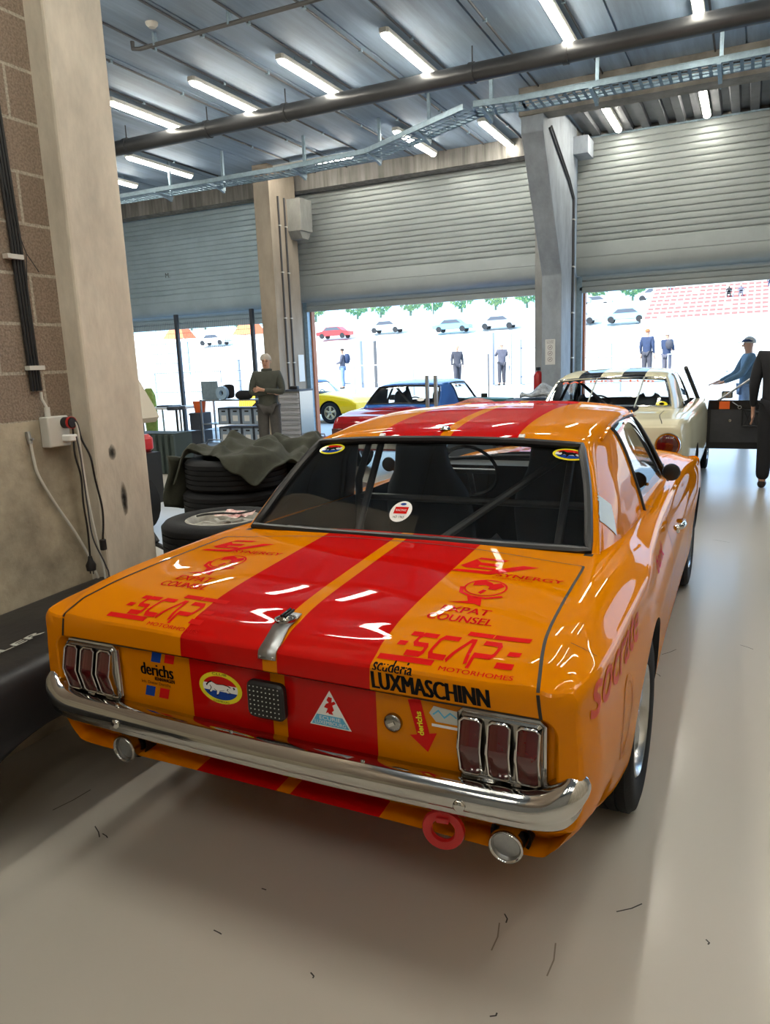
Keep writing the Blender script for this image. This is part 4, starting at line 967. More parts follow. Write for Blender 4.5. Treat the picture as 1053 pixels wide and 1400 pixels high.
# ============================================================ TYRES BESIDE THE PILLAR
def tyre_only(name, label, group, x, y, z, r=.315, w=.205, rim=None):
    t = thing(name, label, 'tyre', (x,y,z), random.random()*6, group); h = w/2; ri = r*.60
    prof = [(ri,-h*.8),(ri+.012,-h*.93),(r*.84,-h),(r*.94,-h*.93),(r*.985,-h*.78)]
    for k in range(5):
        c = -h*.62 + k*h*.31; prof += [(r,c-h*.12),(r,c+h*.12)] + ([(r-.009,c+h*.13),(r-.009,c+h*.18)] if k < 4 else [])
    prof += [(r*.985,h*.78),(r*.94,h*.93),(r*.84,h),(ri+.012,h*.93),(ri,h*.8)]
    MB().lathe([(a,b+h) for a,b in prof], 'Z', (0,0,0), 56, close=True).build('tyre_casing', M['rubber'], t, ang=50)
    if rim:
        m = M[rim]
        MB().lathe([(ri+.006,w*.95),(ri-.004,w*.97),(ri-.014,w*.92),(ri-.022,w*.70),(ri-.03,w*.55),(ri-.03,.02)], 'Z', (0,0,0), 44, caps=False).build('rim', m, t)
        sp = MB()
        for k in range(8):
            a = 2*PI*k/8; ca, sa = math.cos(a), math.sin(a); q = []
            for rad, hw, z0 in ((.03,.022,w*.74),(ri*.55,.020,w*.80),(ri-.02,.030,w*.72)):
                q.append([(rad*ca-hw*sa, rad*sa+hw*ca, z0),(rad*ca-hw*.5*sa, rad*sa+hw*.5*ca, z0+.014),(rad*ca+hw*.5*sa, rad*sa-hw*.5*ca, z0+.014),(rad*ca+hw*sa, rad*sa-hw*ca, z0),(rad*ca, rad*sa, z0-.02)])
            sp.rings(q, True)
        sp.build('spokes', m, t); MB().lathe([(0,w*.86),(.035,w*.86),(.045,w*.78),(.045,w*.6)], 'Z', (0,0,0), 20).build('hub', m, t)
    return t
for k in range(4):
    tyre_only('rimmed_racing_tyre' if k == 3 else 'loose_racing_tyre', ['lowest','second from the floor','third from the floor','pale rimmed topmost'][k] + ' tyre of the stack nearest the pillar', 'tyres stacked by the pillar', -2.46+.006*k, 3.07-.005*k, .205*k*.97, r=.315, rim='rim_white' if k == 3 else None)
for k in range(5):
    tyre_only('loose_racing_tyre', ['lowest','second from the floor','middle','fourth from the floor','topmost'][k] + ' tyre of the jacket covered stack behind the nearest wheel', 'tyres stacked by the pillar', -2.98+.01*math.sin(k*2), 3.88+.012*math.cos(k*3), .2*k, r=.325, w=.20)
for k in range(5):
    tyre_only('loose_racing_tyre', ['lowest','second from the floor','middle','fourth from the floor','topmost, ribbed'][k] + ' tyre of the rear right stack, partly under the jacket', 'tyres stacked by the pillar', -2.92+.006*k, 4.60, .2*k+.0, r=.31, w=.20)
for k in range(4):
    tyre_only('rimmed_racing_tyre' if k == 3 else 'loose_racing_tyre', ['lowest','second from the floor','third from the floor','topmost, pale rimmed'][k] + ' tyre of the low stack just left of the orange roof pillar', 'tyres stacked by the pillar', -2.36, 4.02, .2*k, r=.30, w=.198, rim='rim_white' if k == 3 else None)
# crumpled red and white paper in the rim
mb = MB(); G = []
for i in range(7): G.append([(-.09+.03*i+.006*random.random(), -.05+.03*j, .835+.022*random.random()) for j in range(5)])
o = MB().grid(patch(G,2,2)).build('crumpled_paper', mat('redpaper', (.55,.50,.46), .6, var=1, scale=26, col2=(.45,.03,.04))); o.location = (-2.38,3.06,-.03); tag(o, 'crumpled red and white paper lying in the nearest wheel rim', 'paper')
o = MB().tube(spline([(-2.55,2.98,.81),(-2.45,2.93,.835),(-2.40,3.0,.83),(-2.34,3.05,.822),(-2.30,3.12,.825)],5), .006, 6).build('black_cable', M['black']); tag(o, 'short black cable lying over the nearest pale wheel rim', 'cable')
# dark green jacket over the stack
def cloth():
    cx, cy = -2.93, 4.08; G = []
    n, m = 34, 30
    for i in range(n+1):
        row = []
        for j in range(m+1):
            u = -1+2*i/n; v = -1+2*j/m
            x = cx + u*.37*(1+.14*math.sin(3*v+1)); y = cy + .04 + v*.50*(1+.10*math.sin(4*u))
            # height: max of stack tops (with smooth fall outside)
            z = 0
            for (sx,sy,sr,sz) in ((-2.98,3.88,.325,1.0),(-2.90,4.60,.31,1.0)):
                d = math.hypot(x-sx,y-sy); zz = sz if d < sr else sz - min(.13+.06*math.sin(7*u+4*v),(d-sr)*3.2); z = max(z, zz)
            wr = .035*math.sin(9*u+5*v)+.028*math.sin(15*v-6*u+1)+.02*math.sin(23*u+2)*math.cos(17*v)
            hump = .065*math.exp(-((u+.35)**2/.10+(v+.15)**2/.16)) + .05*math.exp(-((u-.4)**2/.12+(v-.2)**2/.2))
            z += .035+max(0,wr)*.9+hump
            row.append((x,y,z))
        G.append(row)
    return G
M['jacket'] = mat('jacket', (.030,.032,.020), .85, var=.3, scale=12, bump=.3, bscale=200)
o = MB().grid(cloth()).build('jacket', M['jacket'], ang=80); sm = o.modifiers.new('s','SOLIDIFY'); sm.thickness = .012
ss = o.modifiers.new('ss','SUBSURF'); ss.levels = 1; ss.render_levels = 1
tag(o, 'dark olive jacket thrown crumpled over the tyre stacks', 'jacket')
G = [[(-3.30+.02*i-.03*j*.3, 3.62+.05*i, 1.03-.055*j-.01*i) for i in range(5)] for j in range(7)]
G = [[(p[0]+.02*math.sin(i*2+j), p[1], p[2]) for i, p in enumerate(r)] for j, r in enumerate(G)]
o2 = MB().grid(patch(G,2,2)).build('sleeve', M['jacket'], None, ang=80); o2.parent = o; sm = o2.modifiers.new('s','SOLIDIFY'); sm.thickness = .03
o = MB().rbox((0,0,0),(.05,.02,.015),.006).build('yellow_glove', mat('glove', (.35,.33,.10), .8)); o.location = (-2.72,4.42,1.045); tag(o, 'small yellow cloth on the rear tyre beside the jacket', 'cloth')
# ============================================================ PEOPLE
def skin_mesh(name, nodes, edges, mat_, parent, sub_=2):
    """nodes: {key: (x,y,z,rx,ry)}; first key is the root"""
    keys = list(nodes); idx = {k: i for i, k in enumerate(keys)}
    me = bpy.data.meshes.new(name); me.from_pydata([nodes[k][:3] for k in keys], [(idx[a], idx[b]) for a, b in edges], [])
    o = bpy.data.objects.new(name, me); COL.objects.link(o)
    md = o.modifiers.new('skin', 'SKIN'); md.use_smooth_shade = True
    for i, k in enumerate(keys):
        sv = me.skin_vertices[0].data[i]; n = nodes[k]; sv.radius = (n[3], n[4] if len(n) > 4 else n[3]); sv.use_root = (i == 0)
    ss = o.modifiers.new('sub', 'SUBSURF'); ss.levels = sub_; ss.render_levels = sub_
    bake(o); o.data.materials.clear(); o.data.materials.append(mat_)
    o.data.polygons.foreach_set('use_smooth', [True]*len(o.data.polygons)); o.parent = parent; return o
M['skin'] = mat('skin', (.50,.27,.18), .55)
def cloth_m(n, c): return mat(n, c, .85, var=.2, scale=10)
def person(name, label, loc, rz, h, arms, top, legs, shoes, hair=None, cap=None, stride=.0, group=None, lean=0., turn=0., extra=None):
    t = thing(name, label, 'person', loc, rz, group); k = h/1.75
    J = dict(pel=(0,0,.95), spi=(0,.005,1.10), che=(0,-.005,1.30), neb=(0,.01,1.46), nek=(0,0,1.52), hd1=(0,-.012,1.60), hd2=(0,-.008,1.69))
    for s, c in ((-1,'r'),(1,'l')):
        st = stride*s
        J.update({'hip'+c:(s*.09,0,.90),'kne'+c:(s*.10,-.02+st*.5,.49),'ank'+c:(s*.11,.02+st,.09),'toe'+c:(s*.125,-.15+st,.035),'sho'+c:(s*.185,.005,1.425)})
        if arms == 'down': J.update({'elb'+c:(s*.235,.03,1.13),'wri'+c:(s*.245,-.04,.88),'pal'+c:(s*.245,-.055,.80)}); fd = Vector((0,-.15,-1)); sd = Vector((0,1,0))
        elif arms == 'crossed':
            J.update({'elb'+c:(s*.250,-.07,1.14),'wri'+c:(-s*.03,-.215 if s > 0 else -.175,1.19 if s > 0 else 1.155),'pal'+c:(-s*.11,-.185 if s > 0 else -.15,1.20 if s > 0 else 1.145)}); fd = Vector((-s,.35,-.1)); sd = Vector((0,0,1))
        elif arms == 'front': J.update({'elb'+c:(s*.22,-.06,1.15),'wri'+c:(s*.10,-.26,1.10),'pal'+c:(s*.07,-.32,1.10)}); fd = Vector((-.1*s,-1,-.1)); sd = Vector((0,0,1))
        elif arms == 'reach': J.update({'elb'+c:(s*.22,-.14,1.14),'wri'+c:(s*.17,-.40,1.02),'pal'+c:(s*.16,-.47,1.0)}); fd = Vector((0,-1,-.2)); sd = Vector((1,0,0))
        elif arms == 'up': J.update({'elb'+c:(s*.24,-.10,1.20),'wri'+c:(s*.10,-.19,1.42),'pal'+c:(s*.07,-.20,1.49)}); fd = Vector((-.2*s,-.1,1)); sd = Vector((1,0,0))
        p = Vector(J['pal'+c]); fd.normalize(); sd.normalize()
        for f in range(4):
            b = p + sd*(.030-.020*f) + fd*.035; L = (.070,.080,.075,.058)[f]; cu = (fd.cross(sd))*(.02 if s > 0 else -.02)
            J['f%da'%f+c] = tuple(b); J['f%db'%f+c] = tuple(b+fd*L*.5+cu*.3); J['f%dc'%f+c] = tuple(b+fd*L+cu)
        b = p + sd*.035; J['tha'+c] = tuple(b+fd*.005); J['thb'+c] = tuple(b+sd*.022+fd*.045)
    if turn:
        for q in ('hd1','hd2','nek'): pass
    if lean:
        for q in list(J):
            v = J[q]
            if v[2] > .95: J[q] = (v[0], v[1]-lean*(v[2]-.95), v[2])
    for q in J: J[q] = tuple(a*k for a in J[q])
    R = dict(pel=(.125,.095), spi=(.115,.085), che=(.14,.095), neb=(.06,.055), nek=(.052,.055), hd1=(.072,.088), hd2=(.074,.090))
    E_ = [('pel','spi'),('spi','che'),('che','neb'),('neb','nek'),('nek','hd1'),('hd1','hd2')]
    for c in 'rl':
        R.update({'hip'+c:(.085,.09),'kne'+c:(.055,.058),'ank'+c:(.036,.04),'toe'+c:(.036,.026),'sho'+c:(.055,.055),'elb'+c:(.040,.040),'wri'+c:(.026,.022),'pal'+c:(.036,.016),'tha'+c:(.012,.012),'thb'+c:(.010,.010)})
        for f in range(4): R['f%da'%f+c] = (.010,.010); R['f%db'%f+c] = (.009,.009); R['f%dc'%f+c] = (.008,.008)
        E_ += [('pel','hip'+c),('hip'+c,'kne'+c),('kne'+c,'ank'+c),('ank'+c,'toe'+c),('che','sho'+c),('sho'+c,'elb'+c),('elb'+c,'wri'+c),('wri'+c,'pal'+c),('pal'+c,'tha'+c),('tha'+c,'thb'+c)]
        for f in range(4): E_ += [('pal'+c,'f%da'%f+c),('f%da'%f+c,'f%db'%f+c),('f%db'%f+c,'f%dc'%f+c)]
    N = {q: (*J[q], R[q][0]*k, R[q][1]*k) for q in J}
    b = skin_mesh('body', N, E_, M['skin'], t)
    hx, hy, hz = J['hd1']; 
    f = MB().ball((hx,hy-.086*k,hz+.005),.016*k,8,sq=(.8,1.1,1.5)).build('nose', M['skin'], t)
    for s in (-1,1):
        MB().ball((hx+s*.078*k,hy+.01,hz+.015),.018*k,8,sq=(.4,.8,1.3)).build('ear', M['skin'], t)
        MB().ball((hx+s*.030*k,hy-.078*k,hz+.035*k),.009*k,8).build('eye', M['black'], t)
    MB().ball((hx,hy-.080*k,hz-.035*k),.018*k,8,sq=(1.2,.4,.35)).build('mouth', mat('lip', (.36,.13,.11), .6), t)
    # clothes
    g = 1.22
    jk = {q: (*J[q], R[q][0]*k*a, R[q][1]*k*a) for q, a in (('che',1.30),('spi',1.45),('pel',1.42),('neb',1.35),('shor',1.4),('shol',1.4),('elbr',1.5),('elbl',1.5),('wrir',1.5),('wril',1.5))}
    jk['hem'] = (J['pel'][0], J['pel'][1], J['pel'][2]-.13*k, .165*k, .135*k)
    skin_mesh('jacket', jk, [('che','spi'),('spi','pel'),('pel','hem'),('che','neb'),('che','shor'),('che','shol'),('shor','elbr'),('shol','elbl'),('elbr','wrir'),('elbl','wril')], top, t)
    tr = {q: (*J[q], R[q][0]*k*a, R[q][1]*k*a) for q, a in (('pel',1.12),('hipr',1.22),('hipl',1.22),('kner',1.55),('knel',1.55),('ankr',1.75),('ankl',1.75))}
    skin_mesh('trousers', tr, [('pel','hipr'),('pel','hipl'),('hipr','kner'),('hipl','knel'),('kner','ankr'),('knel','ankl')], legs, t)
    for c in 'rl':
        a, b2 = Vector(J['ank'+c]), Vector(J['toe'+c])
        skin_mesh('shoe', {'a': (a.x,a.y+.03*k,.055*k,.045*k,.05*k), 'm': (*((a+b2)/2).xy,.048*k,.047*k,.042*k), 'b': (b2.x,b2.y-.02*k,.038*k,.044*k,.032*k)}, [('a','m'),('m','b')], shoes, t)
    if hair is not None:
        hm = MB(); n = 14
        for ii in range(1): pass
        rings = []
        for i in range(7):
            a = PI*.56*i/6; rings.append([(hx+.090*k*math.sin(a)*math.cos(2*PI*q/n)+.004*math.sin(q*3+i), hy+.014*k+.104*k*math.sin(a)*math.sin(2*PI*q/n)+(.02*k if math.sin(2*PI*q/n) < -.3 and i > 3 else 0), hz+.062*k+.088*k*math.cos(a)+.006*math.sin(q*2.3+i*1.7)) for q in range(n)])
        hm.rings(rings[1:], True); hm.build('hair', hair, t, ang=80)
    if cap is not None:
        rings = []
        for i in range(6):
            a = PI*.52*(i+.6)/6; rings.append([(hx+.093*k*math.sin(a)*math.cos(2*PI*q/14), hy+.005+.110*k*math.sin(a)*math.sin(2*PI*q/14), hz+.065*k+.062*k*math.cos(a)) for q in range(14)])
        MB().rings(rings, True).add([(hx-.07*k,hy-.08*k,hz+.062*k),(hx+.07*k,hy-.08*k,hz+.062*k),(hx+.05*k,hy-.165*k,hz+.052*k),(hx-.05*k,hy-.165*k,hz+.052*k),(hx-.07*k,hy-.08*k,hz+.072*k),(hx+.07*k,hy-.08*k,hz+.072*k),(hx+.05*k,hy-.165*k,hz+.060*k),(hx-.05*k,hy-.165*k,hz+.060*k)], [(0,1,2,3),(4,5,6,7),(0,1,5,4),(1,2,6,5),(2,3,7,6),(3,0,4,7)]).build('cap', cap, t)
    return t, J, k
olive = cloth_m('olivecloth', (.055,.058,.045)); olivet = cloth_m('olivetrouser', (.065,.060,.055)); blackc = cloth_m('blackcloth', (.013,.013,.016)); greyhair = mat('greyhair', (.42,.38,.33), .9)
bootb = mat('boot', (.025,.018,.014), .6); bluec = cloth_m('bluecloth', (.10,.17,.24)); jeans = cloth_m('jeans', (.17,.25,.40)); navy = cloth_m('navy', (.02,.035,.085)); darkhair = mat('darkhair', (.03,.02,.015), .8)
skinb = M['skin']
t, J, k = person('person', 'person with grey hair, glasses and dark hoodie standing with folded arms by the tyres', (-6.90,10.0,0), .45, 1.76, 'crossed', olive, olivet, bootb, hair=greyhair)
hx, hy, hz = J['hd1']
for s in (-1,1): MB().lathe([(.017,-.002),(.020,-.002),(.020,.002),(.017,.002)], 'Y', (hx+s*.030*k, hy-.092*k, hz+.035*k), 16, close=True).build('glasses_rim', M['black'], t)
MB().tube([(hx-.008,hy-.095*k,hz+.037*k),(hx+.008,hy-.095*k,hz+.037*k)], .002, 5).build('glasses_bridge', M['black'], t)
MB().lathe([(.062,-.02),(.085,0),(.090,.03),(.070,.045)], 'Z', (0,.015,1.475*k), 20, close=True).build('hood', olive, t)
person('person', 'person in black hoodie and trousers seen from behind at the right frame edge', (.30,9.25,0), 3.0, 1.80, 'down', blackc, blackc, bootb, hair=darkhair)
person('person', 'person in flat blue cap and denim jacket beyond the open car door', (-.03,14.0,0), -1.35, 1.74, 'reach', bluec, jeans, bootb, hair=greyhair, cap=navy)
greyj = cloth_m('greyjacket', (.09,.09,.12)); black2 = cloth_m('darkgreycloth', (.05,.05,.065))
t, J, k = person('person', 'person in jeans with a round dark backpack outside the middle door', (-15.45,28.0,.50), -1.2, 1.68, 'front', greyj, jeans, bootb, hair=darkhair)
MB().ball((.0,.20,1.25),.19,14,sq=(.8,.75,1.2)).build('backpack', navy, t)
person('person', 'person with blond hair and flared black coat walking outside the middle door', (-10.33,28.0,.50), .6, 1.60, 'down', black2, black2, bootb, hair=mat('blond', (.55,.42,.22), .8), stride=.16)
person('person', 'person in dark clothes raising a camera near the pale posts outside', (-8.53,28.0,.50), -2.6, 1.60, 'up', greyj, black2, bootb, hair=greyhair, stride=.05)
person('person', 'person in blue blazer with red hair looking away at the track rail', (-3.27,28.0,.62), 2.8, 1.72, 'down', navy, black2, bootb, hair=mat('redhair', (.30,.10,.03), .8))
t, J, k = person('person', 'person in navy jacket with pale stripe and shoulder bag at the track rail', (-2.62,28.0,.56), 2.6, 1.64, 'front', navy, greyj, bootb, hair=greyhair)
MB().ball((-.16,.10,1.22),.16,12,sq=(.8,.8,1.1)).build('shoulder_bag', black2, t)
# spectators sitting in the stand
def sitter(x, y, z, m, label):
    t = thing('person', label, 'person', (x,y,z), 0, 'spectators seated in the grandstand')
    nodes = dict(pel=(0,0,.12,.16,.13), che=(0,-.02,.48,.17,.12), nek=(0,-.02,.66,.06,.06), hd=(0,-.03,.80,.10,.11), kl=(.14,-.42,.14,.08,.08), kr=(-.14,-.42,.14,.08,.08), fl=(.14,-.45,-.25,.05,.05), fr=(-.14,-.45,-.25,.05,.05), al=(.25,-.12,.30,.05,.05), ar=(-.25,-.12,.30,.05,.05), hl=(.12,-.32,.24,.04,.04), hr=(-.12,-.32,.24,.04,.04), sl=(.2,-.02,.56,.06,.06), sr=(-.2,-.02,.56,.06,.06))
    skin_mesh('body', nodes, [('pel','che'),('che','nek'),('nek','hd'),('pel','kl'),('pel','kr'),('kl','fl'),('kr','fr'),('che','sl'),('che','sr'),('sl','al'),('sr','ar'),('al','hl'),('ar','hr')], m, t, 1)
    MB().ball((0,-.04,.83),.115,10).build('head', M['skin'], t); MB().ball((0,0,.87),.12,10,sq=(1,1,.8)).build('hair', darkhair, t)
# ============================================================ OTHER CARS
def gen_car(name, label, loc, rz, P, body_m, roof_m, inside=M['well'], light='round'):
    t = thing(name, label, 'car', loc, rz); L, w = P['L'], P['w']; sc_ = L/4.55
    def prof(y):
        u = y/sc_; ww = interp([(0,w*.93),(.3,w*.98),(1.0,w),(2.5,w),(3.8,w*.985),(4.3,w*.94),(4.6,w*.86)], u)
        zt = interp(P['zt'], y); zm = interp(P['zm'], y); zb = interp([(0,.34),(.6,.26),(3.8,.24),(4.6,.30)], u)
        hh = (zt-zb)/.70
        return [(0,zb),(.35,zb),(ww-.10,zb),(ww-.04,zb+.03*hh),(ww-.012,zb+.12*hh),(ww,zb+.30*hh),(ww-.002,zt-.18*hh),(ww-.012,zt-.10*hh),(ww-.022,zt-.045*hh),(ww-.045,zt-.012),(ww-.085,zt),(ww*.72,zt*.7+zm*.3),(ww*.45,zt*.3+zm*.7),(ww*.22,zm),(0,zm)]
    def tail(rim):
        c = (0, .60); out = []
        for f, dy in ((.985,-.012),(.96,-.020),(.90,-.024),(.8,-.026)): out.append([((x*f) if x > 1e-6 else 0, y+dy, c[1]+(z-c[1])*f) for x,y,z in rim])
        return out
    st = [k*L for k in (.006,.012,.03,.07,.13,.20,.30,.42,.55,.68,.78,.88,.95,.985)]
    r = P.get('r', .30)
    b = lofted_body('body', prof, st, tail, body_m, t, nsub=4, arches=((w,P['wy'][0],r,r+.035,.25),(w,P['wy'][1],r,r+.035,.25)), cabin=((-w+.16,P['cy'][0]+.22,.40),(w-.16,P['cy'][1]-.05,1.6)))
    # cabin
    y0, y1 = P['cy']; zb_, zr = P['cz']; wx = P.get('cx', 1.)
    ya = P.get('rear', 0)
    def mp(p):
        x, y, z = p; u = (y-.845)/(3.06-.845); zz = zb_ + (z-.945)/(1.33-.945)*(zr-zb_); return (x*wx, y0+u*(y1-y0), zz)
    G = [[mp(p) for p in r_] for r_ in CG]; S_ = patch(G, 6, 4); NR_, NC_ = 6, 4; half = len(S_[0]); ct = half-1
    fl = [[(-p[0],p[1],p[2]) for p in r_[:0:-1]] + r_ for r_ in S_]; W2 = len(fl[0]); V = [p for r_ in fl for p in r_]
    F = {'roof': [], 'back': [], 'sideR': [], 'sideL': [], 'front': []}
    for i in range(len(fl)-1):
        for j in range(W2-1):
            f = (i*W2+j, i*W2+j+1, (i+1)*W2+j+1, (i+1)*W2+j); jj = (j-ct) if j >= ct else (ct-1-j); u = i/NR_; v = jj/NC_
            k = 'roof'
            if .3 <= u < 2-1e-6 and v < 2-1e-6: k = 'back'
            elif 3.6 <= u < 7-1e-6 and 3-1e-6 <= v < 5.7: k = 'sideR' if j >= ct else 'sideL'
            elif 7.1 <= u < 7.9 and v < 2.8: k = 'front'
            F[k].append(f)
    a, bb = sub(V, F['roof']); o = MB().add(a, bb).build('roof_and_pillars', [roof_m, M['black']], t, ang=50); sm = o.modifiers.new('s','SOLIDIFY'); sm.thickness = .02; sm.offset = -1; sm.material_offset = 1; sm.material_offset_rim = 1
    for k, n in (('back','rear_window'),('sideR','side_window'),('sideL','side_window'),('front','windscreen')):
        a, bb = sub(V, F[k]); MB().add([(x*.992,y,z-.006) for x,y,z in a], bb).build(n, M['glass'], t, ang=60)
        Lp = border(F[k]); Q = [Vector(V[i]) for i in Lp]; MB().tube(Q+Q[:2], .012, 6, caps=False).build('window_seal', P.get('seal', M['rubbertrim']), t)
    for s in (-1,1):
        for y in P['wy']: wheel(t, 'wheel', s*(w-.11), y, s, r=r, w=.19, rim=P.get('rim','silver'))
    for s in (-1,1):
        tt = bpy.data.objects.new('seat', None); COL.objects.link(tt); tt.parent = t; tt.location = (s*.33, y0+(y1-y0)*.5, .30)
        Gs = [[(-ww,yy+.07,z+.03),(-ww*.8,yy,z),(0,yy-.02,z-.01),(ww*.8,yy,z),(ww,yy+.07,z+.03)] for yy, z, ww in ((.45,.10,.22),(.1,.08,.23),(-.02,.14,.23),(-.12,.45,.23),(-.17,.62,.15),(-.19,.74,.12),(-.19,.78,.06))]
        q = MB().grid(patch(Gs,3,2)).build('seat_shell', M['seatgrey'], tt); sm = q.modifiers.new('s','SOLIDIFY'); sm.thickness = .06
    yb = y0+(y1-y0)*.38
    MB().tube([(-w*.72,yb,.45),(-w*.70,yb,zb_+.05),(-w*.55,yb,zr-.08),(0,yb,zr-.06),(w*.55,yb,zr-.08),(w*.70,yb,zb_+.05),(w*.72,yb,.45)], .019, 8).tube([(-w*.5,yb,zr-.10),(w*.5,yb-.5,.6)], .018, 8).build('roll_cage', M['conduit'], t)
    MB().bbox((-w*.7,y1-.32,.62),(w*.7,y1-.12,zb_-.08)).build('dashboard', M['black'], t)
    q = MB().lathe([(.165,-.012),(.178,0),(.165,.012),(.155,0)], 'Y', (0,0,0), 28, close=True).build('steering_wheel', M['black'], t); q.location = (-.34,y1-.5,zb_-.09); q.rotation_euler = (.4,0,0)
    return t, b
cream = (.62,.58,.42)
M['cream'] = paint('cream_paint', [(-.34,-.11),(.11,.34)], cream, (.012,.014,.02), .6, .25)
M['creamplain'] = paint('cream_plain', [], cream, cream, .6, .25)
FAL, FB = gen_car('vintage_saloon', 'cream vintage saloon with black twin stripes parked ahead, right door open', (-1.33,6.90,0), 0.0,
    dict(L=4.6, w=.90, zt=[(0,.90),(.1,.965),(.6,.985),(1.2,.99),(3,.98),(4,.93),(4.6,.85)], zm=[(0,.90),(.1,.955),(.6,.985),(1.0,.995),(3,1.0),(3.8,.97),(4.6,.86)], wy=(1.1,3.85), cy=(.98,3.2), cz=(.985,1.385), cx=.98, seal=M['chrome'], r=.31), M['cream'], M['cream'])
for s in (-1,1):
    q = MB().lathe([(.0,-.035),(.05,-.034),(.085,-.022),(.095,-.005),(.095,.03)], 'Y', (s*.72,-.03,.755), 32).build('tail_lamp', M['lens'], FAL)
    MB().lathe([(.094,-.012),(.104,-.014),(.110,-.002),(.108,.03)], 'Y', (s*.72,-.03,.755), 32).build('lamp_rim', M['chrome'], q)
P_ = [(-.90,.15,.52),(-.88,.02,.50),(-.8,-.07,.50),(0,-.11,.50),(.8,-.07,.50),(.88,.02,.50),(.90,.15,.52)]
MB().grid([[(x,y+.03,z-.07),(x,y,z-.06),(x,y-.02,z),(x,y,z+.05),(x,y+.03,z+.06)] for x,y,z in spline(P_,4)]).build('rear_bumper', M['chrome'], FAL)
seam([(.60,.45,1.3),(.63,.2,1.3),(.66,.05,1.3)], (0,0,-1), .008, tg=FB, parent=FAL); seam([(.60,.45,1.3),(.60,.85,1.3)], (0,0,-1), .008, tg=FB, parent=FAL)
MB().box((.36,.30,.987),(.10,.012,.006)).build('script_badge', M['chrome'], FAL)
for x in (-.15,.33): MB().tube([(x-.03,1.0,1.015),(x,1.24,1.20),(x+.01,1.40,1.30)], .008, 6).build('window_strap', M['decalsilver'], FAL)
g = txt('RACING CLUB', .95, .035, bold=.02); FRW = [o for o in kids(FAL) if o.name.startswith('rear_window')][0]
M['orangeprint'] = mat('orangeprint', (.75,.10,.02), .5)
project(g[0], g[1], ((-.50,1.30,1.315),(1,0,0),(0,.8,.6)), FRW, off=.004, m=M['orangeprint'], name='lettering_decal', parent=FAL)
g = ellipse(0,0,.055,.04); project(g[0], g[1], ((.55,1.10,1.05),(1,0,0),(0,.8,.6)), FRW, off=.004, m=M['decalyellow'], name='round_sticker', parent=FAL)
g = ellipse(0,0,.025,.018); project(g[0], g[1], ((.55,1.10,1.05),(1,0,0),(0,.8,.6)), FRW, off=.006, m=M['decalblack'], name='round_sticker', parent=FAL)
# open door, seen from inside
M['doorcard'] = mat('doorcard', (.045,.045,.05), .6, var=.2, scale=8)
D = bpy.data.objects.new('open_door', None); COL.objects.link(D); D.parent = FAL; D.location = (.90,3.10,0)
MB().prism([(0.0,.36),(1.05,.36),(1.10,.50),(1.10,.93),(.0,.95),(-.03,.6)], -.03, .03, 'XZ').build('door_panel', M['black'], D, smooth=False)
MB().bbox((.03,-.045,.44),(1.04,-.03,.84)).build('door_card', M['doorcard'], D, smooth=False)
MB().bbox((.0,-.05,.84),(1.08,-.028,.945)).build('door_top_trim', M['blackgloss'], D, smooth=False)
MB().tube([(.10,-.01,.94),(.14,-.01,.97),(.47,-.01,1.215),(1.06,-.01,1.225),(1.09,-.01,.94)], .014, 8).tube([(.455,-.01,.94),(.455,-.01,1.21)], .014, 8).build('window_frame', M['steel'], D)
MB().add([(.47,-.005,.94),(1.05,-.005,.94),(1.05,-.005,1.21),(.47,-.005,1.21)],[(0,1,2,3)]).build('door_glass', M['glass'], D, smooth=False)
MB().bbox((.12,-.056,.845),(.235,-.050,.935)).build('orange_sticker', mat('stickerorange', (.85,.13,.01), .5, emit=0), D, smooth=False)
MB().tube([(.26,-.055,.93),(.34,-.07,.875)], .006, 6).lathe([(.014,-.004),(.022,-.004),(.022,.004),(.014,.004)], 'Y', (.345,-.065,.865), 16, close=True).build('window_crank', M['steel'], D)
MB().lathe([(0,-.015),(.018,-.012),(.022,0)], 'Y', (.245,-.045,.705), 16).build('handle_knob', M['darkchrome'], D)
mb = MB()
for i in range(9):
    x = .40+.065*i; mb.tube([(x,-.062,.82-.02*math.sin(i)),(x+.07,-.068,.64)], .004, 4).tube([(x+.07,-.062,.81),(x,-.068,.64)], .004, 4)
mb.tube([(.38,-.062,.84),(.60,-.07,.79),(.85,-.07,.80),(1.02,-.062,.82)], .008, 5).tube([(.38,-.062,.64),(1.02,-.062,.64)], .008, 5).tube([(.38,-.062,.84),(.38,-.062,.64)], .008, 5)
mb.build('door_net', M['black'], D)
MB().rbox((.20,.05,1.01),(.13,.05,.09),.03).build('door_mirror', M['chrome'], D)
MB().tube([(.78,3.05,.97),(.66,2.55,1.36)], .024, 8).build('windscreen_pillar', M['black'], FAL)
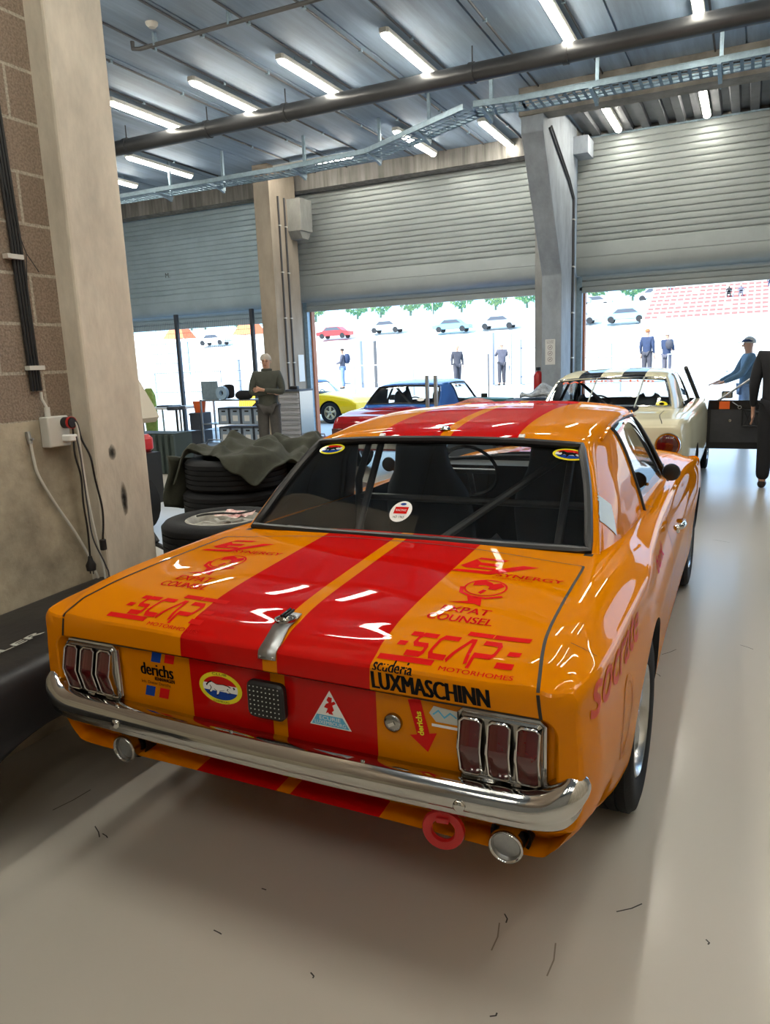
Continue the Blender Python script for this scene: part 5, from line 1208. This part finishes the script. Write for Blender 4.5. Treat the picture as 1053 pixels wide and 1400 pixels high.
# red and blue saloon
M['redcar'] = paint('redcar_paint', [], (.27,.008,.010), (0,0,0), .8, .25); M['bluecar'] = paint('bluecar_paint', [], (.03,.13,.45), (0,0,0), .8, .25); M['whiteroof'] = paint('whiteroof_paint', [], (.75,.75,.75), (0,0,0), .8, .25)
def two_tone(name, a, b, ysplit):
    m = paint(name, [(-9,-8)], a, b, .8, .25); nt = m.node_tree; p = nt.nodes['Principled BSDF']; tc = [n for n in nt.nodes if n.type == 'TEX_COORD'][0]
    sp = _n(nt, 'ShaderNodeSeparateXYZ'); nt.links.new(tc.outputs['Object'], sp.inputs[0]); g = _n(nt, 'ShaderNodeMath', operation='GREATER_THAN'); g.inputs[1].default_value = ysplit; nt.links.new(sp.outputs[1], g.inputs[0])
    mx = _n(nt, 'ShaderNodeMixRGB'); mx.inputs[1].default_value = (*b,1); mx.inputs[2].default_value = (*a,1); nt.links.new(g.outputs[0], mx.inputs[0]); nt.links.new(mx.outputs[0], p.inputs['Base Color']); return m
RB = two_tone('redblue_paint', (.03,.13,.45), (.27,.008,.010), 1.25)
t, b = gen_car('rally_saloon', 'red and blue saloon with caged interior seen from behind in the middle doorway', (-4.66,9.32,0), -.04,
    dict(L=3.6, w=.78, zt=[(0,.72),(.1,.80),(.5,.86),(1.2,.90),(2.7,.90),(3.2,.84),(3.6,.72)], zm=[(0,.72),(.1,.80),(.5,.88),(.9,.92),(2.6,.93),(3.1,.88),(3.4,.80),(3.6,.68)], wy=(.70,2.95), cy=(.72,2.55), cz=(.91,1.27), cx=.90, r=.29), RB, M['bluecar'])
g = ellipse(0,0,.06,.035); FW = [o for o in kids(t) if o.name.startswith('rear_window')][0]
project(g[0], g[1], ((.30,.85,.99),(1,0,0),(0,.8,.6)), FW, off=.004, m=M['decalwhite'], name='round_sticker', parent=t)
for s in (-1,1):
    MB().rbox((s*.62,-.02,.60),(.18,.05,.10),.02).build('tail_lamp', M['lens'], t)
    MB().rbox((s*.82,2.10,.97),(.10,.05,.09),.02).build('door_mirror', M['black'], t)
MB().rbox((.0,-.04,.42),(1.4,.06,.10),.03).build('rear_bumper', M['chrome'], t)
for x, l in ((-4.02,'left of the two grey upright bars behind the orange roof'),(-3.90,'right of the two grey upright bars behind the orange roof')):
    o = MB().bbox((-.02,-.02,0),(.02,.02,1.36)).bbox((-.10,-.10,0),(.10,.10,.02)).build('upright_bar', M['steel'], smooth=False); o.location = (x+.22,9.15,0); tag(o, l, 'bar', 'upright bars')
o = MB().cyl((0,0,0),(0,0,1.62),.008,6).lathe([(.09,0),(.09,.02),(0,.03)],'Z',(0,0,0),16).build('thin_rod', M['steel']); o.location = (-3.72,11.5,0); tag(o, 'thin grey rod standing beside the red and blue saloon', 'rod')
# yellow sports car outside
M['yellowcar'] = paint('yellowcar_paint', [], (.85,.50,.01), (0,0,0), .8, .25)
t, b = gen_car('sports_car', 'small yellow sports car with race stickers parked outside the middle door', (-12.95,17.95,0.0), -PI/2,
    dict(L=3.75, w=.72, zt=[(0,.66),(.2,.76),(1.2,.80),(2.2,.80),(3.0,.76),(3.5,.66),(3.75,.52)], zm=[(0,.66),(.2,.76),(1.2,.80),(2.2,.84),(3.0,.80),(3.5,.68),(3.75,.50)], wy=(.75,2.98), cy=(1.10,2.72), cz=(.80,1.16), cx=.86, r=.285, rim='gold'), M['yellowcar'], M['bluecar'])
for (y,z,r_,m) in ((1.95,.58,.06,'decalred'),(2.15,.58,.05,'decalblue'),(2.12,.42,.06,'decalwhite'),(2.42,.40,.05,'decalblack')):
    g = ellipse(y,z,r_,r_*.8); project(g[0], g[1], ((1.2,0,0),(0,1,0),(0,0,1)), b, m=M[m], name='race_sticker', parent=t)
g = ellipse(1.62,.50,.16,.15); project(g[0], g[1], ((1.2,0,0),(0,1,0),(0,0,1)), b, m=M['decalblack'], name='number_disc', parent=t)
for s in (-1,1): MB().lathe([(0,.05),(.06,.045),(.08,.02),(.08,-.10)], 'Y', (s*.50,3.52,.60), 20).build('headlamp', M['chrome'], t)
# ============================================================ BACK OF THE GARAGE
M['binblue'] = mat('binblue', (.30,.38,.48), .5); M['bindark'] = mat('bindark', (.05,.06,.08), .5)
S_ = thing('shelf_unit', 'low steel shelf unit filled with grey plastic bins behind the standing person', 'shelf', (-9.0,12.0,0))
for x in (-.75,.78):
    for y in (-.2,.2): MB().bbox((x-.015,y-.015,0),(x+.015,y+.015,.96)).build('post', M['steel'], S_, smooth=False)
for z in (.10,.47,.93): MB().bbox((-.75,-.2,z),(.78,.2,z+.02)).build('shelf', M['steel'], S_, smooth=False)
def make_bin():
    t = thing('storage_bin', '', 'bin', (0,0,0))
    MB().bbox((-.12,-.19,0),(.12,.19,.30)).build('body', M['binblue'], t, smooth=False)
    MB().bbox((-.13,-.20,.28),(.13,.20,.31)).bbox((-.128,-.198,0),(-.112,-.185,.28)).bbox((.112,-.198,0),(.128,-.185,.28)).build('rim', M['bindark'], t, smooth=False)
    MB().bbox((-.045,-.196,.225),(.045,-.188,.255)).build('grip_slot', M['black'], t, smooth=False)
    MB().bbox((-.06,-.1935,.05),(.06,-.1905,.16)).build('card', M['white'], t, smooth=False)
    return t
bn = make_bin()
for r_ in range(2):
    for c in range(4):
        l = ['lower','upper'][r_]+' shelf bin, '+['first','second','third','fourth'][c]+' from the left beside the black boxes'
        q = bn if (r_ == 0 and c == 0) else dup(bn, (0,0,0))
        q.location = (-9.22+.275*c, 12.0, .12+.37*r_); q['label'] = l; q['group'] = 'grey plastic bins on the shelf unit'; q['category'] = 'bin'
for z, l in ((0,'lower dark box beside the shelf unit'),(.36,'upper dark box beside the shelf unit')):
    o = MB().rbox((0,0,.17),(.26,.38,.34),.02).bbox((-.13,-.20,.30),(.13,-.18,.33)).build('dark_box', M['bindark']); o.location = (-9.95,12.0,z); tag(o, l, 'box')
o = MB().bbox((-.20,-.01,0),(.20,.01,.36)).bbox((-.20,-.015,.0),(.20,.015,.01)).build('panel', M['galv'], smooth=False); o.location = (-9.62,11.95,.951); tag(o, 'upright silver grey panel standing on the shelf unit', 'panel')
o = MB().lathe([(.05,-.04),(.13,-.04),(.13,.04),(.05,.04)], 'Y', (0,0,.13), 24, close=True).build('tape_roll', mat('tapeblue', (.35,.50,.65), .5)); o.location = (-9.28,11.9,.951); tag(o, 'pale blue roll standing on the shelf unit', 'roll')
o = MB().rings([[(x*.9**i+.02*i,y*.9**i,z) for x,y in ((-.18,-.1),(.2,-.12),(.22,.1),(-.16,.12))] for i, z in enumerate((0,.10,.2,.30))]).build('black_bag', blackc, ang=80); o.location = (-9.33,12.08,.951); bv = o.modifiers.new('b','SUBSURF'); bv.levels = bv.render_levels = 2; tag(o, 'black bag slumped on the shelf unit behind the blue roll', 'bag')
o = MB().ball((0,0,.04),.2,14,sq=(1,.6,.5)).build('helmet_bag', blackc); o.location = (-8.80,11.95,.99); tag(o, 'flat round black bag at the right end of the shelf unit', 'bag')
o = MB().lathe([(0,0),(.10,0),(.13,.22),(.12,.22),(.095,.02),(0,.02)], 'Z', (0,0,0), 20).build('orange_bucket', mat('bucket', (.85,.14,.02), .5)); o.location = (-9.95,12.0,.70); tag(o, 'orange bucket on the dark boxes beside the shelf', 'bucket')
# worktable
t = thing('work_table', 'white topped folding table beside the black fence post', 'table', (-10.75,12.05,0))
MB().bbox((-.55,-.35,.78),(.55,.35,.82)).build('table_top', M['white'], t, smooth=False)
for x in (-.5,.5):
    for y in (-.3,.3): MB().cyl((x,y,0),(x,y,.78),.018,8).build('leg', M['steel'], t)
o = MB().bbox((-.22,-.12,0),(.22,.12,.03)).build('laptop', M['bindark'], smooth=False); o.location = (-10.75,12.0,.821); tag(o, 'flat dark case lying on the white table', 'case')
t = thing('stool', 'black round stool with thin stem in front of the fence post', 'stool', (-9.95,11.3,0))
MB().lathe([(0,.80),(.17,.80),(.18,.84),(.17,.87),(0,.88)], 'Z', (0,0,0), 24).build('seat', M['bindark'], t); MB().cyl((0,0,.05),(0,0,.80),.022,10).build('stem', M['black'], t)
for k in range(3): a = k*2.1; MB().tube([(0,0,.30),(.26*math.cos(a),.26*math.sin(a),.015)], .014, 6).build('leg', M['black'], t)
o = thing('safety_jacket', 'green and yellow jacket hanging left of the white table', 'jacket', (-11.35,12.1,0)); 
MB().rings([[(x*w_,y*w_*.5,z) for x,y in ((-.10,-.10),(.10,-.10),(.13,0),(.10,.10),(-.10,.10),(-.13,0))] for z, w_ in ((.30,1.1),(.7,1.3),(1.05,1.2),(1.20,.6))]).build('cloth', mat('hivis', (.30,.42,.10), .8, var=.4, scale=9), o, ang=80); MB().cyl((0,0,0),(0,0,1.2),.015,8).build('stand', M['black'], o)
# ribbed dark crate, tarps and hoses left of the tyres
o = thing('ribbed_crate', 'dark green ribbed plastic crate behind the tyre stacks', 'crate', (-8.2,8.9,0))
MB().bbox((-.45,-.2,0),(.45,.2,.62)).build('crate_body', mat('crate', (.03,.045,.04), .6), o, smooth=False)
mb = MB()
for k in range(8): mb.bbox((-.43+.12*k,-.24,.02),(-.37+.12*k,-.2,.60))
mb.build('ribs', mat('crate2', (.05,.07,.065), .6), o, smooth=False)
o = thing('dark_case', 'dark blue case lying behind the jacket covered tyres', 'case', (-8.1,10.2,0)); MB().rbox((0,0,.14),(1.0,.5,.28),.05).build('case_body', M['bindark'], o); MB().tube([(-.2,-.1,.28),(-.15,-.1,.37),(.15,-.1,.37),(.2,-.1,.28)], .012, 6).build('handle', M['steel'], o)
# raised pale panel of a red and white car behind the pillar
o = thing('kart_body', 'pale raised panel over a red and white vehicle behind the pillar', 'vehicle', (-5.18,5.25,0))
G = []
for i in range(9):
    u = i/8; zt = 1.62-.62*u
    G.append([(-.75,-.05+.0*u,zt+.30),(-.4,-.02,zt+.16),(-.02+.42*u-.30,0,zt+.02),(.0+.42*u-.26,.03,zt-.02)])
MB().prism([(-.9,1.75),(-.34,1.72),(-.02,1.22),(.03,1.12),(-.02,1.07),(-.9,1.02)], -.25, .35, 'XZ').build('raised_panel', mat('palepanel', (.50,.44,.35), .45), o, smooth=True, ang=20)
mb = MB().rbox((-.50,.1,.86),(.84,.6,.18),.08); mb.build('red_body', mat('redplastic', (.65,.02,.02), .3), o); MB().ball((-.06,-.12,.78),.16,12,sq=(.7,.8,1)).build('white_nose', M['white'], o)
MB().tube(spline([(-.15,-.3,.72),(.02,-.3,.78),(.14,-.3,.70),(.12,-.3,.55),(-.05,-.3,.45)],5), .022, 8).build('hose', M['black'], o)
for x in (-.7,-.2): MB().lathe([(.20,-.1),(.30,-.08),(.30,.08),(.20,.1)], 'Y', (x,.1,.30), 24, close=True).build('small_wheel', M['rubber'], o)
MB().bbox((-.85,-.15,.28),(0,.35,.78)).build('chassis', M['black'], o, smooth=False)
o = thing('trolley', 'black tubular trolley frame between pillar and nearest wheel', 'trolley', (-3.10,3.15,0))
MB().tube([(-.30,.15,.90),(.02,.0,.68),(.05,-.02,.62)], .012, 8).tube([(-.10,.02,.84),(.10,.0,.60)], .014, 8).tube([(-.4,0,.62),(.05,0,.60),(.16,.02,.55)], .014, 8).tube([(.05,0,.60),(.05,0,.02)], .014, 8).tube([(-.4,0,.62),(-.4,0,.02)], .014, 8).build('frame', M['black'], o)
MB().rbox((-.16,0,.12),(.5,.4,.2),.03).build('red_base', mat('darkred', (.12,.01,.015), .5), o)
# tool cabinet
M['cabsilver'] = mat('cabsilver', (.52,.52,.56), .35, .2)
t = thing('tool_cabinet', 'silver tool cabinet with many drawers beside the beige pillar', 'cabinet', (-8.10,12.45-.2,0), 0)
t.location = (-7.40,11.6,0); t.scale = (.82,1,1)
MB().bbox((-.27,-.22,.12),(.27,.22,1.10)).build('cabinet_body', M['darkchrome'], t, smooth=False)
for k in range(10):
    z = .16+.092*k; d = MB().bbox((-.25,-.235,z),(.25,-.22,z+.082)).build('drawer', M['cabsilver'], t, smooth=False); MB().bbox((-.22,-.25,z+.062),(.22,-.235,z+.072)).build('handle', M['steel'], d, smooth=False)
MB().bbox((-.28,-.24,1.10),(.28,.24,1.13)).build('worktop', M['bindark'], t, smooth=False)
for x in (-.22,.22):
    for y in (-.18,.18): MB().lathe([(0,-.02),(.05,-.02),(.05,.02),(0,.02)], 'X', (x,y,.05), 14).cyl((x,y,.05),(x,y,.12),.012,6).build('castor', M['black'], t)
o = MB().rbox((0,0,.03),(.16,.10,.06),.02).build('black_tool', M['black']); o.location = (-7.42,11.6,1.13); tag(o, 'black tool lying on the silver tool cabinet', 'tool')
o = MB().rbox((0,0,.13),(.22,.25,.26),.05).tube([(-.06,0,.25),(-.05,0,.31),(.05,0,.31),(.06,0,.25)],.01,6).build('red_bag', mat('maroon', (.12,.015,.02), .7)); o.location = (-6.98,11.75,0); tag(o, 'small maroon bag on the floor right of the tool cabinet', 'bag')
# items between the middle car and the pillar
t = thing('covered_table', 'table under a dark cover with clothes piled on it by the haunched pillar', 'table', (-2.78,10.6,0))
MB().rbox((0,0,.48),(.72,.7,.96),.05).build('cover', mat('darkcover', (.02,.022,.035), .7), t)
G = [[(-.12+.09*i, -.25+.12*j, .975+.09*random.random()+.12*math.exp(-((i-3)**2+(j-2)**2)/5)) for i in range(6)] for j in range(5)]
q = MB().grid(patch(G,3,3)).build('clothes_pile', mat('clothes', (.35,.38,.42), .8, var=.6, scale=14)); tag(q, 'grey and blue clothes piled on the covered table', 'clothes'); q.location = (-2.78,10.6,0); sm = q.modifiers.new('s','SOLIDIFY'); sm.thickness = .04
o = MB().rings([[(-.28,-.15,0),(.28,-.15,0),(.28,.15,0),(-.28,.15,0)],[(-.36,-.2,.22),(.32,-.2,.20),(.32,.2,.20),(-.36,.2,.22)]]).build('green_crate', mat('teal', (.05,.17,.16), .6), smooth=False); o.location = (-3.60,11.2,.74); tag(o, 'green plastic crate behind the pink fabric', 'crate')
o = MB().bbox((-.30,-.16,.0),(.30,.16,.74)).build('pallet_box', M['bindark'], smooth=False); o.location = (-3.58,11.2,0); tag(o, 'dark box carrying the green crate', 'box')
G = [[(-.30+.1*i, -.2+.1*j, .10*math.sin(PI*i/6)+.02*random.random()) for i in range(7)] for j in range(5)]
o = MB().grid(patch(G,3,3)).build('pink_cloth', mat('pink', (.52,.20,.17), .9, var=.3, scale=40)); o.location = (-3.42,9.95,.90); tag(o, 'pink fluffy fabric between the blue door and green crate', 'cloth'); sm = o.modifiers.new('s','SOLIDIFY'); sm.thickness = .05
o = MB().bbox((-.32,-.22,0),(.32,.22,.90)).build('cloth_box', M['bindark'], smooth=False); o.location = (-3.42,9.95,0); tag(o, 'dark box under the pink fabric', 'box')
o = thing('fire_extinguisher', 'red fire extinguisher hanging on the left side of the haunched pillar', 'fire extinguisher', (-3.0,11.8,.95)); MB().lathe([(0,0),(.07,0),(.075,.03),(.075,.30),(.05,.36),(.02,.38),(0,.38)], 'Z', (.0,0,0), 20).build('cylinder', M['redpaint'], o); MB().rbox((0,0,.41),(.05,.12,.05),.01).build('valve', M['black'], o)
# mesh gate across the left bay
t = thing('mesh_fence', 'wire mesh fence with dark posts across the left bay opening', 'fence', (-11,12.75,0))
for x in (0,1.94,-2.0): MB().bbox((x-.035,-.035,0),(x+.035,.035,2.70)).build('post', M['bindark'], t, smooth=False)
mb = MB()
for k in range(78): x = -2.0+.05*k; mb.cyl((x,0,.06),(x,0,2.55),.0028,4,caps=False)
for k in range(13): mb.cyl((-2,.006,.06+.205*k),(1.94,.006,.06+.205*k),.003,4,caps=False)
mb.build('wire_mesh', mat('wire', (.16,.20,.26), .5, .6), t)
# ============================================================ OUTSIDE
M['tarmac'] = mat('tarmac', (.42,.42,.41), .85, var=.12, scale=.6); M['palewall'] = mat('palewall', (.62,.61,.58), .8, var=.1, scale=.5); M['palerail'] = mat('palerail', (.30,.32,.36), .5)
mb = MB(); ys = [(13.3,-.005),(18.6,-.005),(28,.50),(60,.6),(75,.8)]
mb.grid([[(x,y,z) for x in (-110,80)] for y,z in ys]); struct(mb.build('ground', M['tarmac'], smooth=False, fixn=False))
mb = MB().grid([[(x,y,z) for x in (-130,-60,0,90)] for y,z in ((75,.8),(76,3.4),(84,5.2),(86,6.9),(110,7.0),(111,7.2))]); struct(mb.build('embankment', M['palewall'], smooth=False, fixn=False))
# pit lane rail: posts, tall pale pillars and frames
def rail_post(x, y, z0, z1, w, label, m='palerail', grp='posts of the track fence'):
    o = MB().bbox((-w,-w,0),(w,w,z1-z0)).bbox((-w*1.8,-w*1.8,0),(w*1.8,w*1.8,.03)).build('fence_post', M[m], smooth=False); o.location = (x,y,z0); tag(o, label, 'post', grp)
for x, h, w, l, m in ((-14.75,2.45,.12,'dark steel post right of the person with backpack','palerail'),(-14.0,2.42,.05,'thin dark post second right of the person with backpack','conduit'),(-9.04,2.50,.13,'pale tall post left of the person with camera','palerail'),(-8.25,2.46,.05,'thin post right of the person with camera','palerail'),(-7.95,2.2,.12,'broad post just right of the person with camera','palerail'),(-4.62,1.9,.12,'pale post left of the two people at the rail','palerail'),(-.83,1.9,.12,'pale post left of the capped person','palerail'),(2.6,1.95,.12,'pale post at the far right','palerail'),(-17.5,1.9,.08,'pale post at the left of the middle door','palerail'),(-21,1.9,.08,'pale post in the left door gap','palerail'),(-24.5,1.9,.08,'pale post far left','palerail')):
    rail_post(x, 28.2, .5, h, w, l, m)
for x0, x1, z, l in ((-7.9,-4.75,1.87,'upper rail between the haunched pillar and pale post'),(-4.5,-.95,1.90,'upper rail behind the two people at the fence'),(-.7,2.5,1.95,'upper rail behind the capped person'),(-7.9,2.5,.80,'long lower rail of the track fence'),(-25,-9.1,.72,'long low rail outside the middle door')):
    o = MB().cyl((x0,28.2,z),(x1,28.2,z),.028,8).build('rail', M['palerail']); tag(o, l, 'rail', 'rails of the track fence')
for x0, x1, l in ((-5.2,-3.7,'left low barrier frame by the two people'),(-2.3,-.2-.9,'right low barrier frame between the people'),(-13.3,-10.9,'low barrier frame in the middle door'),(-23,-19.5,'low barrier frame in the left door')):
    o = MB().tube([(x0,25,.33),(x0,25,1.45),(x1,25,1.45),(x1,25,.33)], .03, 6).cyl((x0,25,.62),(x1,25,.62),.02,6).build('barrier_frame', M['palerail']); tag(o, l, 'barrier', 'low barriers on the pit lane')
o = MB().bbox((-60,33.5,.5),(40,33.8,1.25)).build('pit_wall', M['palewall'], smooth=False); tag(o, 'long low white pit wall beyond the fence', 'wall')
o = MB().bbox((-130,68,.68),(-12,68.4,1.9)).build('crash_barrier', M['palewall'], smooth=False); tag(o, 'white barrier at the foot of the far embankment', 'barrier')
# parked cars on the far terraces: a small body with windows and wheels
def far_car(x, y, z, rz, col, label):
    t = thing('parked_car', label, 'car', (x,y,z), rz, 'cars parked on the far terrace')
    MB().prism([(-2.1,.35),(-2.15,.75),(-1.3,.88),(-.75,1.35),(.75,1.38),(1.35,.92),(2.1,.80),(2.15,.35)], -.8, .8, 'XZ').build('body', mat('parkpaint', col, .4), t, smooth=False)
    MB().prism([(-1.15,.92),(-.70,1.30),(.70,1.32),(1.2,.95)], -.82, .82, 'XZ').build('windows', M['bindark'], t, smooth=False)
    for xx in (-1.35,1.35):
        for yy in (-.75,.75): MB().cyl((xx,yy-.08,.32),(xx,yy+.08,.32),.32,14).build('wheel', M['black'], t)
pc = [(-63,80,4.5,(.5,.5,.52),'pale car far left on the terrace'),(-52,80,4.5,(.10,.35,.45),'blue green car on the terrace seen through the left part of the middle door'),(-45,80,4.5,(.6,.03,.03),'red car on the terrace above the person with backpack'),(-39,82,4.9,(.4,.45,.5),'grey car behind the dark steel post'),(-30,80,4.5,(.15,.35,.45),'teal car left of the blond person'),(-25,81,4.6,(.35,.4,.45),'grey blue car above the blond person'),(-19,90,7.0,(.4,.45,.5),'grey car high right of the blond person'),(-16.5,81,4.6,(.3,.4,.5),'car between the two tall pale posts'),(-9.8,90,7.0,(.35,.38,.45),'van beside the haunched pillar high on the terrace'),(-11.5,80,4.5,(.2,.35,.45),'blue car left of the grandstand on the lower terrace'),(-17.5,96,7.0,(.3,.3,.33),'dark car on the upper terrace')]
for x,y,z,c,l in pc: far_car(x,y,z,.05,c,l)
# trees: trunk and leafy crown
M['leaf'] = mat('leaf', (.15,.24,.05), .8, var=.5, scale=3); M['leaf2'] = mat('leaf2', (.22,.27,.05), .8, var=.4, scale=3); M['bark'] = mat('bark', (.12,.08,.05), .9)
def tree_mesh(seed, m):
    rnd = random.Random(seed); mb = MB()
    for k in range(420):
        a = rnd.uniform(0,2*PI); h = rnd.uniform(-1,1); r = rnd.uniform(.55,1)**.5; rr = 2.3*math.sqrt(1-h*h)*r
        c = Vector((rr*math.cos(a), rr*math.sin(a), 4.2+2.6*h*r)); s = rnd.uniform(.25,.5); u = Vector((rnd.gauss(0,1),rnd.gauss(0,1),rnd.gauss(0,1))).normalized(); v = u.orthogonal().normalized(); w_ = u.cross(v)
        mb.add([c+v*s, c+w_*s*.6, c-v*s, c-w_*s*.6, c+u*s*.3], [(0,1,4),(1,2,4),(2,3,4),(3,0,4)])
    return mb
T0 = []
for sd, m in ((1,'leaf'),(2,'leaf2'),(3,'leaf')):
    t = thing('tree', '', 'tree', (0,0,0)); tree_mesh(sd, m).build('crown', M[m], t, smooth=False); MB().tube([(0,0,0),(.1,0,2),(0,.1,4.5)], [.22,.16,.07], 8).build('trunk', M['bark'], t); T0.append(t)
used = [False]*3; rnd = random.Random(5); n_ = 0
for i in range(26):
    x = -92+i*4.6+rnd.uniform(-.3,.3); y = rnd.uniform(101,106); k = i % 3; s = rnd.uniform(.78,.95)
    if x > -6: continue
    lab = ['dark green','yellow green','mid green'][k] + ' leafy tree in the row along the top of the far terrace'
    if not used[k]: q = T0[k]; used[k] = True; q.location = (x,y,7.0); q['label'] = lab
    else: q = dup(T0[k], (x,y,7.0), rnd.uniform(0,6), lab)
    q.scale = (s,s,s*1.1); q['group'] = 'trees along the far terrace'
o = thing('catch_fence', 'tall green mesh fence along the far terrace in front of the trees', 'fence', (-60,99,7.0))
for k in range(19): MB().bbox((-35+5*k-.05,-.05,0),(-35+5*k+.05,.05,3.2)).build('post', M['palerail'], o, smooth=False)
MB().bbox((-35,.0,.2),(55,.02,2.6)).build('net', mat('greennet', (.05,.22,.18), .8, alpha=.12), o, smooth=False)
# grandstand with red seats
o = thing('grandstand', 'pale stepped grandstand with rows of red seats beyond the track', 'grandstand', (0,70,0))
for k in range(12): MB().bbox((-9.2,1.1*k,.1),(26,1.1*k+1.1,3.2+.42*k)).build('step', M['palewall'], o, smooth=False)
M['seatred'] = mat('seatred', (.42,.09,.085), .6)
def seat_at(mb, x, k): return mb.bbox((x,1.1*k+.35,3.2+.42*k),(x+.48,1.1*k+.5,3.2+.42*k+.24))
rest = MB(); first_seat = None
for k in range(3,12):
    for q in range(58):
        if (q*7+k*3) % 23 == 0: continue
        x = -8.9+.6*q
        if k < 5 and q < 50:
            if first_seat is None: first_seat = seat_at(MB(), 0, 0).build('stand_seat', M['seatred'], o, smooth=False); c = first_seat
            else: c = first_seat.copy(); COL.objects.link(c)
            c.location = (x, 1.1*k, .42*k)
        else: seat_at(rest, x, k)
q = rest.build('stand_seats', M['seatred'], o, smooth=False); q['kind'] = 'stuff'
for x,k,m,l in ((-7.6,10,jeans,'spectator in blue at the left end of the red seats'),(-2.1,7,blackc,'spectator in dark clothes in the middle of the red seats'),(-1.1,7,greyj,'spectator in grey beside the dark clothed one'),(1.1+.2,9,navy,'spectator in navy high on the red seats'),(2.2,9,blackc,'spectator in black high on the red seats')):
    sitter(x, 70+1.1*k+.45, 3.2+.42*k+.27, m, l)
# embankment billboards and far blocks in the left gap
o = MB().bbox((0,0,0),(3.5,.15,3.0)).build('hoarding', mat('palehoard', (.35,.45,.55), .6), smooth=False); o.location = (-41.5,45,.6); tag(o, 'pale blue grey hoarding beyond the left mesh fence', 'hoarding')
for x, l in ((-51.5,'left orange tent roof on the far bank'),(-43.0,'right orange tent roof on the far bank')):
    o = thing('orange_tent', l, 'tent', (x,60,4.6)); MB().rings([[(-1.3,-1,0),(1.3,-1,0),(1.3,1,0),(-1.3,1,0)],[(-.2,-.15,1.9),(.2,-.15,1.9),(.2,.15,1.9),(-.2,.15,1.9)]]).build('roof', mat('tent', (.85,.16,.05), .7), o, smooth=False)
    for a in (-1.2,1.2):
        for b_ in (-.9,.9): MB().cyl((a,b_,-4.0),(a,b_,0),.05,6).build('leg', M['white'], o)
# ============================================================ scuffs on the floor
M['scuff'] = mat('scuff', (.03,.028,.026), .7); M['smear'] = mat('smear', (.22,.19,.15), .7)
def scuff(x, y, pts, w, label, m=None):
    vs, fs = stroke(pts, w); o = MB().add([(v[0],v[1],.0012) for v in vs], fs).build('floor_scuff', m or M['scuff'], smooth=False, fixn=False); o.location = (x,y,0); tag(o, label, 'scuff mark', 'scuff marks on the floor')
scuff(-0.261,1.929,[(0,0),(0.037,0.030),(0.062,0.061)],.004,'short dark streak right of the car, lowest on the floor')
scuff(-2.210,1.655,[(0,0),(0.019,0.077),(0.026,0.154)],.004,'dark scuff at the left edge below the exhaust')
scuff(-0.550,1.797,[(0,0),(0.013,-0.016),(0.014,-0.032)],.004,'small vertical mark under the tail near the bottom')
scuff(-0.553,1.758,[(0,0),(0.011,-0.052),(0.010,-0.105)],.004,'faint long smear running to the bottom edge',M['smear'])
scuff(-0.026,1.917,[(0,0),(0.009,-0.009),(0.006,-0.017)],.004,'tiny mark right of the long streak')
scuff(-1.987,1.644,[(0,0),(0.038,-0.020),(0.064,-0.040)],.004,'speck cluster left of the shadow')
scuff(-1.930,1.623,[(0,0),(0.024,-0.005),(0.036,-0.011)],.004,'second speck left of the shadow')
scuff(-1.285,1.415,[(0,0),(0.021,-0.002),(0.031,-0.004)],.004,'blue speck in the shadow edge')
scuff(-1.258,1.611,[(0,0),(0.014,0.000),(0.017,0.000)],.004,'second blue speck right of it')
scuff(-0.337,3.919,[(0,0),(0.037,0.049),(0.063,0.099)],.004,'scuff beside the rear wheel')
scuff(-0.346,3.667,[(0,0),(0.021,-0.017),(0.031,-0.035)],.004,'scuff ahead of the rear wheel')
scuff(0.031,4.197,[(0,0),(0.037,-0.022),(0.063,-0.043)],.004,'long thin scratch right of the front wheel')
scuff(-0.202,6.610,[(0,0),(0.071,-0.033),(0.129,-0.066)],.004,'scratch on the pale floor at right')
scuff(-0.392,1.746,[(0,0),(0.009,-0.059),(0.005,-0.118)],.004,'faint smear at the bottom right of centre',M['smear'])
scuff(-0.484,1.455,[(0,0),(0.013,0.008),(0.013,0.017)],.004,'speck at the bottom edge')
scuff(-0.953,1.396,[(0,0),(0.014,-0.007),(0.015,-0.014)],.004,'small nick in the middle of the shadow')
